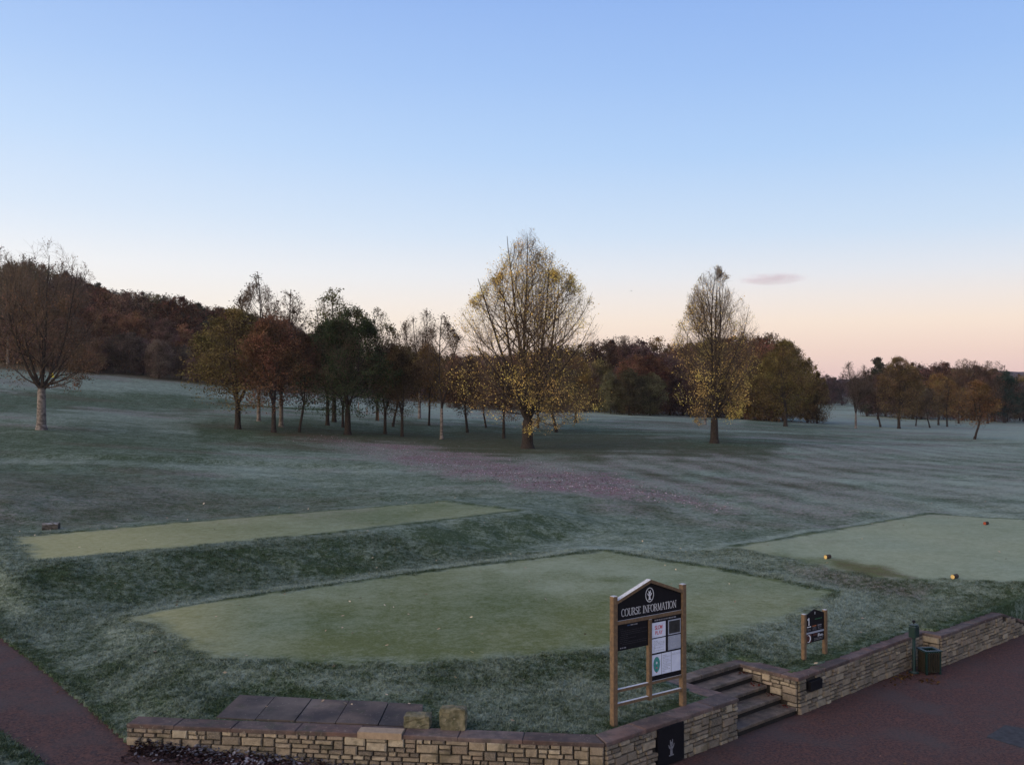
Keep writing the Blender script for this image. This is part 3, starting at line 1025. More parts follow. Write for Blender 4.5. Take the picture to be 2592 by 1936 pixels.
coping_run(w2, C3 + ND * (STEP_D + .22), -ND, WD, STEP_D + .22 - CW, 27, ztop=lambda s: WT + .001)
coping_run(w2, C4 + ND * CW, -ND, WD, .43 - .002, 28, ztop=lambda s: WT + .002)
coping_run(w2, C5 - WD * .03, t56, n56, L56 + .03, 29, ends=(0, 0), ztop=lambda s: WT - .001)
coping_run(w2, C6, t56, n56, 1.5, 30, ztop=lambda s: WT - .42 * s / 1.5)
plaque(w2, C3, t34, q0, q1, .39, .58, False, .075)

# --- stone steps
st = empty('garden_steps', (*C2, 0), math.atan2(WD[1], WD[0]), 'four worn stone steps rising between the two garden walls', 'steps')
SW = float(np.dot(C3 - C2, WD))
for k in range(4):
    z = .144 * (k + 1)
    MB().box(.045, SW - .05, .33 * k - .02, .33 * (k + 1) - .002 + .05, z - .055, z, b=.01).build('tread', M['tread'], st)
    MB().box(.047, SW - .052, .33 * k + .008, .33 * k + .06, z - .145, z - .057).build('riser', M['riser'], st)
MB().box(.047, SW - .052, 1.328, 1.38, .578, .652).build('riser', M['riser'], st)
for k, (a, b) in enumerate(((-.02, .66), (.665, 1.33), (1.335, SW + .02))):
    MB().box(a, b, 1.30, 1.60, .654, .722, b=.012).build('coping_stone', M['tread'], st)

# --- concrete pad behind the wall
pad = empty('paving_pad', (0, 0, 0), 0, 'row of stained concrete slabs let into the grass behind the wall', 'paving')
bl = [pix(u, v, .715) for u, v in ((608, 1757), (698, 1762), (791, 1767), (886, 1771), (985, 1776), (1072, 1781))]
fl = [pix(u, v, .705) for u, v in ((548, 1813), (648, 1818), (748, 1822), (850, 1827), (958, 1832), (1070, 1837))]
for k in range(5):
    g = .009
    q = [np.array(fl[k]) + (g, 0), np.array(fl[k + 1]) - (g, 0), np.array(bl[k + 1]) - (g, 0), np.array(bl[k]) + (g, 0)]
    dz = (.0, .006, -.004, .005, -.002)[k]
    mb = MB()
    quad_prism(mb, q, .5, [.712 + dz, .712 + dz, .728 + dz, .728 + dz])
    mb.build('slab', M['slab'], pad)

# --- two loose stone blocks on the coping
def block(u0, u1, vb, h, dpt, label, seed, matn):
    p0, p1 = pix(u0, vb, WT), pix(u1, vb, WT)
    w = p1[0] - p0[0]
    r = random.Random(seed)
    mb = MB()
    n = 5
    grid = {}
    # roughened block: subdivided shell with jittered vertices
    v, f = [], []
    def vid(i, j, k):
        key = (i, j, k)
        if key not in grid:
            e = sum(x in (0, n) for x in key)
            s = .012 if e == 1 else .007
            cut = .018 if e >= 2 else 0
            x, y, z = [(-.5 + i / n) * w, j / n * dpt, k / n * h]
            x -= math.copysign(cut, x) * (i in (0, n)); z -= cut * (k == n)
            grid[key] = len(v)
            v.append((x + r.uniform(-s, s), y + r.uniform(-s, s), z + r.uniform(-s, s) * (k > 0)))
        return grid[key]
    for a in range(n):
        for b in range(n):
            f += [(vid(a, 0, b), vid(a + 1, 0, b), vid(a + 1, 0, b + 1), vid(a, 0, b + 1)), (vid(a, n, b + 1), vid(a + 1, n, b + 1), vid(a + 1, n, b), vid(a, n, b)),
                  (vid(0, a, b + 1), vid(0, a + 1, b + 1), vid(0, a + 1, b), vid(0, a, b)), (vid(n, a, b), vid(n, a + 1, b), vid(n, a + 1, b + 1), vid(n, a, b + 1)),
                  (vid(a, b, n), vid(a + 1, b, n), vid(a + 1, b + 1, n), vid(a, b + 1, n)), (vid(a, b + 1, 0), vid(a + 1, b + 1, 0), vid(a + 1, b, 0), vid(a, b, 0))]
    mb.add(v, f)
    o = mb.build('stone_block', M[matn])
    o.location = ((p0[0] + p1[0]) / 2, p0[1], WT + .0)
    o.rotation_euler = (0, 0, -.09)
    tag(o, label, 'stone', 'loose stone blocks on the wall')


block(1021, 1090, 1840, .21, .26, 'low mossy stone block lying on the wall beside the pale coping stone', 1, 'mossy')
block(1112, 1180, 1845, .36, .20, 'tall squarish stone block standing on the wall with frosted top edge', 2, 'mossy')


# ------------------------------------------------------------------ lettering: roman capitals drawn as pen strokes
def arc(cx, cz, rx, rz_, a0, a1, n=12):
    return [(cx + rx * math.cos(R(a0 + (a1 - a0) * k / n)), cz + rz_ * math.sin(R(a0 + (a1 - a0) * k / n))) for k in range(n + 1)]


TH, TN = .145, .06
GLY = {   # advance, strokes (points, width or None for pen angle), serif positions (x, z)
    'C': (.78, [(arc(.42, .5, .36, .5, 48, 312, 18), None), ([(.68, .95), (.68, .72)], TN)], []),
    'O': (.88, [(arc(.44, .5, .38, .5, 0, 360, 24), None)], []),
    'U': (.86, [([(.16, 1), (.16, .3)] + arc(.43, .28, .27, .28, 180, 360, 8)[1:], None), ([(.70, .28), (.70, 1)], TN)], [(.16, 1), (.70, 1)]),
    'R': (.80, [([(.16, 0), (.16, 1)], TH), ([(.16, .97), (.36, .97)] + arc(.36, .74, .25, .23, 90, -90, 8) + [(.16, .51)], None), ([(.38, .5), (.74, 0)], TH)], [(.16, 0), (.16, 1), (.74, 0)]),
    'S': (.62, [(arc(.31, .74, .21, .24, 30, 250, 9) + arc(.31, .26, .22, .25, 70, -150, 9), None), ([(.50, .97), (.50, .76)], TN), ([(.10, .24), (.10, .03)], TN)], []),
    'E': (.68, [([(.16, 0), (.16, 1)], TH), ([(.16, .97), (.58, .97), (.58, .82)], TN), ([(.16, .52), (.46, .52)], TN), ([(.16, .03), (.61, .03), (.61, .2)], TN)], []),
    'F': (.64, [([(.16, 0), (.16, 1)], TH), ([(.16, .97), (.58, .97), (.58, .82)], TN), ([(.16, .52), (.46, .52)], TN)], [(.16, 0)]),
    'I': (.34, [([(.17, 0), (.17, 1)], TH)], [(.17, 0), (.17, 1)]),
    'N': (.90, [([(.15, 0), (.15, 1)], TN), ([(.13, 1), (.75, 0)], TH), ([(.75, 0), (.75, 1)], TN)], [(.15, 0), (.75, 1)]),
    'M': (1.02, [([(.15, 0), (.17, 1)], TN), ([(.17, 1), (.50, .06)], TH), ([(.50, .06), (.83, 1)], TN), ([(.84, 1), (.86, 0)], TH)], [(.15, 0), (.86, 0)]),
    'A': (.82, [([(.08, 0), (.40, 1)], TN), ([(.40, 1), (.74, 0)], TH), ([(.20, .34), (.60, .34)], TN)], [(.08, 0), (.74, 0)]),
    'T': (.74, [([(.37, 0), (.37, 1)], TH), ([(.06, .80), (.06, .97), (.68, .97), (.68, .80)], TN)], [(.37, 0)]),
    '1': (.5, [([(.08, .80), (.26, .97), (.26, 0)], .17)], [(.26, 0)]),
    'L': (.64, [([(.16, 0), (.16, 1)], .13), ([(.16, .04), (.58, .04)], .12)], []),
    'W': (1.0, [([(.06, 1), (.28, 0)], .12), ([(.28, 0), (.5, .9)], .11), ([(.5, .9), (.72, 0)], .12), ([(.72, 0), (.94, 1)], .11)], []),
    'P': (.68, [([(.14, 0), (.14, 1)], .13), ([(.14, .96), (.36, .96)] + arc(.36, .73, .22, .22, 90, -90, 8) + [(.14, .50)], .12)], []),
    'Y': (.7, [([(.05, 1), (.35, .45)], .12), ([(.65, 1), (.35, .45)], .11), ([(.35, .45), (.35, 0)], .13)], []),
    ' ': (.42, [], []),
}


def lettering(mb, text, x0, x1, zb, h, y, mi=0, bold=1.0):
    adv = sum(GLY[c][0] for c in text)
    sx = (x1 - x0) / adv
    x = x0
    for c in text:
        a, strokes, serifs = GLY[c]
        for pts, w in strokes:
            for k in range(len(pts) - 1):
                (ax, az_), (bx_, bz_) = pts[k], pts[k + 1]
                A, B = (x + ax * sx, zb + az_ * h), (x + bx_ * sx, zb + bz_ * h)
                dx, dz = B[0] - A[0], B[1] - A[1]
                l = math.hypot(dx, dz)
                if l < 1e-6: continue
                ww = (w if w else TN + (TH - TN) * abs(dz) / l) * h * .5 * bold
                nx, nz = -dz / l * ww, dx / l * ww
                ex, ez = dx / l * ww * .5, dz / l * ww * .5
                mb.prism([(A[0] - nx - ex, A[1] - nz - ez), (B[0] - nx + ex, B[1] - nz + ez), (B[0] + nx + ex, B[1] + nz + ez), (A[0] + nx - ex, A[1] + nz - ez)], y - .002, y, mi)
        for sx_, sz_ in serifs:
            zc = zb + sz_ * h + (.02 if sz_ == 0 else -.02) * h
            mb.prism([(x + (sx_ - .13) * sx, zc - .022 * h), (x + (sx_ + .13) * sx, zc - .022 * h), (x + (sx_ + .13) * sx, zc + .022 * h), (x + (sx_ - .13) * sx, zc + .022 * h)], y - .0025, y, mi)
        x += a * sx


def bars(mb, x0, x1, z0, z1, n, y, mi=0, seed=0, fill=.45):
    """lines of print too small to read"""
    r = random.Random(seed)
    h = (z1 - z0) / n
    for k in range(n):
        z = z1 - h * (k + .5)
        x = x0 + (r.uniform(0, .1) if n > 2 else 0) * (x1 - x0)
        while x < x1 - .012:
            w = min(r.uniform(.02, .06), x1 - x)
            mb.box(x, x + w, y - .0015, y, z - h * fill / 2, z + h * fill / 2, mi)
            x += w + .012
            if r.random() < .07: break


# ------------------------------------------------------------------ course information board
pl, pr = np.array(pix(1553, 1826, .72)), np.array(pix(1727, 1781, .72))
dirv = pr - pl
SL = float(np.linalg.norm(dirv))
sg = empty('information_board', (*pl, .70), math.atan2(dirv[1], dirv[0]), 'tall gabled black course information board on two oak posts', 'sign')
sg_base = .70


def frosted_post(parent, x, z0, z1, w=.10, d=.10):
    return MB().box(x - w / 2, x + w / 2, -d / 2, d / 2, z0, z1, b=.008).build('post', M['wood'], parent)


frosted_post(sg, 0, -.25, 2.15)
frosted_post(sg, SL, -.25, 2.17)
MB().box(SL / 2 - .035, SL / 2 + .035, -.04, .04, .26, 1.655, b=.004).build('middle_post', M['wood'], sg)
gx0, gx1, ap = .052, SL - .052, SL / 2
hp = MB().prism([(gx0, 1.722), (gx1, 1.722), (gx1, 2.015), (ap, 2.285), (gx0, 2.015)], -.012, .022).build('header_panel', M['board'], sg)
mb = MB()
lettering(mb, 'COURSE INFORMATION', .16, SL - .17, 1.78, .125, -.0125, 0, .52)
mb.build('lettering', M['white'], hp)
mb = MB()
tree_emblem(mb, ap, 2.075, .20, .25, -.0125)
mb.build('emblem', M['white'], hp)
for sgn in (0, 1):
    a_, b_ = ((gx0, 2.018), (ap, 2.288)) if sgn == 0 else ((ap, 2.288), (gx1, 2.018))
    MB().prism([a_, b_, (b_[0], b_[1] + .055), (a_[0], a_[1] + .055)], -.05, .05).build('gable_rail', M['wood'], sg)
MB().box(gx0, gx1, -.032, .032, 1.657, 1.72).build('rail', M['wood'], sg)
lb = MB().box(gx0, SL / 2 - .037, -.012, .012, 1.21, 1.655).build('notice_board', M['board'], sg)
mb = MB()
bars(mb, .30, .36, 1.605, 1.63, 1, -.0125, 1, 1, .7)
bars(mb, .37, .54, 1.605, 1.63, 1, -.0125, 0, 2, .7)
bars(mb, .13, .74, 1.235, 1.265, 1, -.0125, 0, 3, .6)
tag(mb.build('print', [M['greyink'], M['blueink']], lb), kind='stuff')
mb = MB()
bars(mb, .12, .75, 1.29, 1.58, 9, -.0125, 0, 4, .22)
tag(mb.build('print', simple('faint_print', (.035, .035, .042)), lb), kind='stuff')
rb = MB().box(SL / 2 + .037, gx1, -.012, .012, .575, 1.655).build('notice_board', M['board'], sg)
MB().box(SL / 2 + .037, gx1, -.03, .03, .525, .573).build('rail', M['wood'], sg)
mb = MB()
bars(mb, .93, 1.52, 1.598, 1.63, 1, -.0125, 0, 7, .7)
tag(mb.build('print', M['greyink'], rb), kind='stuff')


def paper(x0, x1, z0, z1, m_='paper'):
    return MB().box(x0, x1, -.016, -.0125, z0, z1).build('notice', M[m_], rb)


XL, XM0, XM1, XR = SL / 2 + .05, 1.205, 1.255, gx1 - .012
p_ = paper(XL, XM0 - .012, 1.315, 1.575)
tag(p_, 'white notice with red hand lettering')
rd = MB()
lettering(rd, 'SLOW', XL + .07, XM0 - .085, 1.455, .065, -.0163, 0, 1.3)
lettering(rd, 'PLAY', XL + .075, XM0 - .09, 1.365, .060, -.0163, 0, 1.3)
rd.build('lettering', M['red'], rb)
p_ = paper(XM1, XR, 1.315, 1.575, 'greypaper')
MB().box(XM1 + .02, XR - .02, -.0175, -.0162, 1.335, 1.555).build('photograph', M['photo'], rb)
p_ = paper(XL, XM0 - .012, 1.05, 1.295)
q_ = MB()
bars(q_, XL + .03, XM0 - .04, 1.075, 1.265, 8, -.0163, 0, 9, .4)
p2 = paper(XM1, XR, 1.05, 1.295, 'greypaper')
bars(q_, XM1 + .03, XR - .03, 1.075, 1.265, 8, -.0163, 0, 10, .4)
w3 = (XR - XL) / 3
for k in range(3):
    paper(XL + k * w3 + .004, XL + (k + 1) * w3 - .006, .66, 1.02)
bars(q_, XL + w3 + .02, XL + 2 * w3 - .02, .69, .99, 11, -.0163, 0, 12, .35)
bars(q_, XL + 2 * w3 + .02, XL + 3 * w3 - .02, .95, .99, 2, -.0163, 0, 13, .4)
tag(q_.build('print', simple('pale_print', (.40, .42, .50)), rb), kind='stuff')
cx, cz = XL + w3 * .48, .845
gm = MB().prism([(cx + .078 * math.cos(R(k * 15)), cz + .135 * math.sin(R(k * 15))) for k in range(24)], -.0175, -.0162, 0)
gm.prism([(cx + .02 * math.cos(R(k * 45)), cz + .03 + .024 * math.sin(R(k * 45))) for k in range(8)], -.0185, -.0176, 1)
gm.prism([(cx + .014 * math.cos(R(k * 45)), cz - .055 + .014 * math.sin(R(k * 45))) for k in range(8)], -.0185, -.0176, 2)
gm.prism([(cx - .012, .70), (cx + .012, .70), (cx + .018, .712), (cx - .018, .712)], -.0175, -.0162, 2)
gm.build('course_map', [M['green'], M['white'], M['red']], rb)
for (x0, x1, z) in ((gx0, SL / 2 - .036, .52), (gx0, SL / 2 - .036, .285), (SL / 2 + .036, gx1, .285)):
    MB().box(x0, x1, -.028, .028, z, z + .05, b=.004).build('rail', M['wood'], sg)

# ------------------------------------------------------------------ first-hole sign
hl, hr = np.array(pix(2033, 1667, .72)), np.array(pix(2086, 1653, .72))
dv = hr - hl
HL = float(np.linalg.norm(dv))
hs = empty('hole_sign', (*hl, .70), math.atan2(dv[1], dv[0]), 'small black sign numbered 1 on two short timber posts right of the steps', 'sign')
frosted_post(hs, 0, -.2, .965, .085, .085)
frosted_post(hs, HL, -.2, .965, .085, .085)
h0, h1 = .045, HL - .045
up = MB().prism([(h0, .565), (h1, .565), (h1, .915), (HL / 2, 1.02), (h0, .915)], -.012, .012).build('upper_panel', M['board'], hs)
mb = MB()
lettering(mb, '1', h0 + .055, h0 + .165, .715, .14, -.0125, 0, 1.3)
mb.build('numeral', M['white'], up)
mb = MB()
tree_emblem(mb, HL / 2, .945, .055, .08, -.0125, ring=False)
mb.build('emblem', M['white'], up)
mb = MB()
for k, m_ in enumerate((0, 1, 2)):
    x = h0 + .05 + k * .18
    mb.box(x, x + .13, -.014, -.0125, .665, .685, m_)
    bars(mb, x, x + .13, .59, .655, 4, -.0125, 2, 30 + k, .35)
bars(mb, HL / 2, h1 - .06, .80, .825, 1, -.0125, 3, 36, .7)
tag(mb.build('print', [M['white'], M['orange'], M['greyink'], M['teal']], up), kind='stuff')
MB().box(h0, h1, -.012, .012, .525, .562).build('rail', M['greypaper'], hs)
lo = MB().box(h0, h1, -.012, .012, .34, .522).build('lower_panel', M['board'], hs)
mb = MB()
mb.box(h0 + .002, h0 + .20, -.014, -.0125, .345, .517, 0)
mb.box(h0 + .25, h0 + .40, -.0135, -.0125, .47, .515, 0)
pa, pb = arc(h0 + .10, .431, .072, .078, -120, 110, 14), arc(h0 + .085, .431, .055, .066, -120, 110, 14)
for k in range(14):
    mb.prism([pa[k], pa[k + 1], pb[k + 1], pb[k]], -.016, -.0142, 1)
bars(mb, h1 - .22, h1 - .03, .435, .50, 3, -.0125, 1, 40, .6)
bars(mb, h1 - .34, h1 - .04, .365, .42, 2, -.0125, 2, 41, .4)
tag(mb.build('print', [M['maroon'], M['white'], M['greyink']], lo), kind='stuff')

# ------------------------------------------------------------------ ball washer and litter bin in the nook of the wall
bw = pix(2311, 1700, 0)
wz = empty('ball_washer', (*bw, 0), math.atan2(WD[1], WD[0]), 'dark green ball washer on a slim post beside the litter bin', 'ball washer')
MB().lathe([(.11, 0), (.11, .02), (.045, .03), (.036, .05), (.036, .80)], 12).build('pole', M['greenmetal'], wz, True)
MB().box(-.10, .10, -.085, .085, .80, 1.05, b=.02).build('body', M['greenmetal'], wz)
MB().lathe([(.10, 1.052), (.10, 1.066), (.07, 1.083), (.03, 1.09)], 12).build('lid', M['greenmetal'], wz, True)
MB().tube([(0, 0, 1.09), (0, 0, 1.13)], .014, 8).build('handle', M['board'], wz)
hk = MB().lathe([(.035, 1.125), (.04, 1.145), (.03, 1.17)], 10).build('knob', M['board'], wz, True)
MB().box(.102, .16, -.03, .03, .86, 1.04, b=.01).build('towel', M['white'], wz)
bn = pix(2350, 1700, 0)
lbin = empty('litter_bin', (*bn, 0), math.atan2(WD[1], WD[0]) - .55, 'slatted litter bin with green frame in the nook of the wall', 'litter bin')
BW_, BD_, BH_ = .165, .15, .50
mb = MB()
for sx_ in (-1, 1):
    for sy_ in (-1, 1):
        mb.box(sx_ * BW_ - .018, sx_ * BW_ + .018, sy_ * BD_ - .018, sy_ * BD_ + .018, 0, BH_)
for z in (.06, BH_ - .03):
    for sy_ in (-1, 1):
        mb.box(-BW_ + .018, BW_ - .018, sy_ * BD_ - .012, sy_ * BD_ + .012, z, z + .03)
    for sx_ in (-1, 1):
        mb.box(sx_ * BW_ - .012, sx_ * BW_ + .012, -BD_ + .018, BD_ - .018, z, z + .03)
mb.build('frame', M['greenmetal'], lbin)
for k in range(5):
    x = -BW_ + .052 + k * (2 * BW_ - .104) / 4
    for sy_ in (-1, 1):
        MB().box(x - .012, x + .012, sy_ * (BD_ + .026) - .012, sy_ * (BD_ + .026) + .012, .05, BH_ - .01).build('slat', M['binslat'], lbin)
    y = -BD_ + .045 + k * (2 * BD_ - .09) / 4
    for sx_ in (-1, 1):
        MB().box(sx_ * (BW_ + .026) - .012, sx_ * (BW_ + .026) + .012, y - .012, y + .012, .05, BH_ - .01).build('slat', M['binslat'], lbin)
mb = MB()
mb.box(-BW_ + .022, BW_ - .022, -BD_ + .022, BD_ - .022, .07, BH_ - .05)
mb.build('liner', M['liner'], lbin)
mb = MB()
for sy_ in (-1, 1):
    mb.box(-BW_ - .04, BW_ + .04, sy_ * (BD_ + .005) - .04, sy_ * (BD_ + .005) + .04, BH_ + .002, BH_ + .028)
for sx_ in (-1, 1):
    mb.box(sx_ * (BW_ + .005) - .035, sx_ * (BW_ + .005) + .035, -BD_ + .036, BD_ - .036, BH_ + .002, BH_ + .026)
mb.build('rim', M['greenmetal'], lbin)

# ------------------------------------------------------------------ tee markers, log, flag, stakes, bird
def marker(u, v, label, cutm='cut'):
    x, y, z = ground_at(u, v)
    o = empty('tee_marker', (x, y, z), R(38), label, 'tee marker', 'log tee markers on the right tee')
    mb = MB()
    n = 12
    vv = []
    for xx, rr in ((-.10, .062), (-.095, .066), (.13, .064), (.135, .058)):
        vv += [(xx, rr * math.cos(2 * math.pi * k / n), .058 + rr * math.sin(2 * math.pi * k / n)) for k in range(n)]
    f = [(j * n + k, j * n + (k + 1) % n, (j + 1) * n + (k + 1) % n, (j + 1) * n + k) for j in range(3) for k in range(n)] + [tuple(range(36, 48))]
    mb.add(vv, f)
    mb.build('log', M['timber'], o)
    mb = MB()
    mb.add([(-.104 + (.002 if k % 3 else 0), .060 * math.cos(2 * math.pi * k / n), .058 + .060 * math.sin(2 * math.pi * k / n)) for k in range(n)] + [(-.10, .061 * math.cos(2 * math.pi * k / n), .058 + .061 * math.sin(2 * math.pi * k / n)) for k in range(n)],
           [tuple(range(n - 1, -1, -1))] + [(k, (k + 1) % n, n + (k + 1) % n, n + k) for k in range(n)])
    mb.build('end_face', M[cutm], o)


marker(2093, 1414, 'pale-ended log tee marker near the left corner of the right tee')
marker(2414, 1464, 'pale-ended log tee marker nearest the stone wall on the right')
marker(2494, 1328, 'reddish log tee marker at the back of the right tee', 'redcut')

x, y, z = ground_at(131, 1339)
lg = empty('timber_seat', (x, y, z - .02), R(8), 'low weathered timber block seat beyond the left end of the upper tee', 'seat')
mb = MB()
r_ = random.Random(4)
prof = [(-.20, 0), (.20, 0), (.23, .12), (.20, .30), (.12, .39), (-.10, .40), (-.20, .31), (-.23, .12)]
vv = []
for k in range(7):
    xx = -.42 + .84 * k / 6
    vv += [(xx, yy + r_.uniform(-.015, .015), zz + r_.uniform(-.015, .015)) for yy, zz in prof]
mb.add(vv, [(j * 8 + k, j * 8 + (k + 1) % 8, (j + 1) * 8 + (k + 1) % 8, (j + 1) * 8 + k) for j in range(6) for k in range(8)] + [tuple(range(48, 56))])
mb.build('log', M['oldlog'], lg)
lg.scale = (.62, .62, .62)
mb = MB()
mb.add([(-.425, yy * .97, zz * .97 + .004) for yy, zz in prof] + [(-.418, yy, zz) for yy, zz in prof], [tuple(range(7, -1, -1))] + [(k, (k + 1) % 8, 8 + (k + 1) % 8, 8 + k) for k in range(8)])
mb.build('end_face', simple('pale_timber_end', (.20, .15, .11), .9, (.12, .09, .07), 25), lg)

x, y, z = ground_at(128, 985)
pin = empty('flagstick', (x, y, z), 0, 'yellow golf flag on its thin stick behind the left birch', 'golf flag')
fh = (985 - 944) / F * y
MB().tube([(0, 0, -.1), (0, 0, fh)], .022, 8).build('stick', M['white'], pin)
mb = MB()
n = 6
for j in (0, 1):
    pass
vv = []
for k in range(n + 1):
    for zz in (fh - .02, fh - .62 + .10 * k / n):
        vv.append((.02 + .50 * k / n * .75, .05 * math.sin(k * 1.3), zz - .05 * k / n))
ff = [(2 * k, 2 * k + 1, 2 * k + 3, 2 * k + 2) for k in range(n)]
vv2 = [(a_, b_ + .006, c__) for a_, b_, c__ in vv]
m0 = len(vv)
mb.add(vv + vv2, ff + [tuple(q + m0 for q in reversed(f_)) for f_ in ff])
mb.build('flag', M['flag'], pin)

for k, (u, vb, vt) in enumerate(((958, 1066, 1041), (929, 1049, 1030), (907, 1039, 1018))):
    x, y, z = ground_at(u, vb)
    h = (vb - vt) / F * y
    s_ = MB().lathe([(.045, -.1), (.045, h - .05), (.03, h)], 8).build('marker_stake', M['stake'])
    s_.location = (x, y, z)
    s_.rotation_euler = (R(2 - k), R(1.5 * k - 1), 0)
    tag(s_, 'thin wooden marker stake on the fairway, ' + ('nearest of the three' if k == 0 else 'middle of the three' if k == 1 else 'farthest of the three'), 'stake', 'marker stakes on the fairway')

bd = MB()
bd.add([(-.35, 0, .10), (-.12, .06, .02), (0, .18, 0), (.12, .06, .02), (.35, 0, .10), (.10, -.06, .0), (0, -.22, -.02), (-.10, -.06, .0), (0, 0, .06), (0, 0, -.06)],
       [(0, 1, 8, 7), (1, 2, 8), (2, 3, 8), (3, 4, 5, 8), (5, 6, 8), (6, 7, 8), (0, 7, 9, 1), (1, 9, 2), (2, 9, 3), (3, 9, 5, 4), (5, 9, 6), (6, 9, 7)])
bo = bd.build('bird', M['bird'])
bo.location = ((1599 - U0) / F * 170, 170, HC - (736 - V0) / F * 170)
tag(bo, 'tiny dark bird flying high right of the big yellow tree', 'bird')


# ------------------------------------------------------------------ trees
def norm(a):
    return a / (np.linalg.norm(a, axis=-1, keepdims=True) + 1e-9)


def grow(start, d, length, n, up, wander, g, outw=0.):
    K_ = len(start)
    pts = np.empty((K_, n + 1, 3))
    pts[:, 0] = start
    nz_ = g.normal(0, wander, (K_, n, 3))
    d = norm(d)
    for i in range(n):
        d = d + nz_[:, i]
        d[:, 2] += up
        d = norm(d)
        pts[:, i + 1] = pts[:, i] + d * (length / n)[:, None]
    return pts


def tubes(pts, r0, r1, sides):
    """pts (K,N,3): tapered tubes"""
    K_, n = pts.shape[:2]
    t = norm(np.gradient(pts, axis=1))
    ref = np.where(np.abs(t[..., 2:3]) < .9, np.array([0, 0, 1.]), np.array([1., 0, 0]))
    a = norm(np.cross(t, ref))
    b = np.cross(t, a)
    rad = r0[:, None] + (r1 - r0)[:, None] * np.linspace(0, 1, n)[None]
    an = np.arange(sides) * 2 * math.pi / sides
    ring = pts[:, :, None] + rad[:, :, None, None] * (a[:, :, None] * np.cos(an)[None, None, :, None] + b[:, :, None] * np.sin(an)[None, None, :, None])
    v = ring.reshape(-1, 3)
    base = (np.arange(K_)[:, None, None] * n + np.arange(n - 1)[None, :, None]) * sides
    k = np.arange(sides)[None, None]
    k2 = (k + 1) % sides
    f = np.stack([base + k, base + k2, base + sides + k2, base + sides + k], -1).reshape(-1, 4)
    return v, f


def kids(pts, rad0, rad1, m, lo, hi, ang, g, biasup=0.):
    """m children per parent branch: start points, directions, parent radius there, parent index, position along it"""
    K_, n = pts.shape[:2]
    t = g.uniform(lo, hi, (K_, m))
    f = t * (n - 1)
    i = np.minimum(f.astype(int), n - 2)
    fr_ = (f - i)[..., None]
    kk = np.arange(K_)[:, None]
    p = pts[kk, i] * (1 - fr_) + pts[kk, i + 1] * fr_
    tang = norm(pts[kk, i + 1] - pts[kk, i])
    rnd = g.normal(size=(K_, m, 3))
    perp = norm(rnd - (rnd * tang).sum(-1, keepdims=True) * tang)
    a = np.radians(g.normal(ang, ang * .22, (K_, m)))[..., None]
    d = tang * np.cos(a) + perp * np.sin(a)
    d[..., 2] += biasup
    r = rad0[:, None] + (rad1 - rad0)[:, None] * t
    return p.reshape(-1, 3), norm(d).reshape(-1, 3), r.ravel(), np.repeat(np.arange(K_), m), t.ravel()


def leaf_cards(p, size, g):
    n = len(p)
    a, b = norm(g.normal(size=(n, 3))), norm(g.normal(size=(n, 3)))
    b = norm(np.cross(a, b))
    s = (size * g.uniform(.6, 1.3, n))[:, None]
    q = np.stack([p - a * s * .5, p + b * s * .34, p + a * s * .5, p - b * s * .34], 1).reshape(-1, 3)
    return q, np.arange(4 * n).reshape(-1, 4)


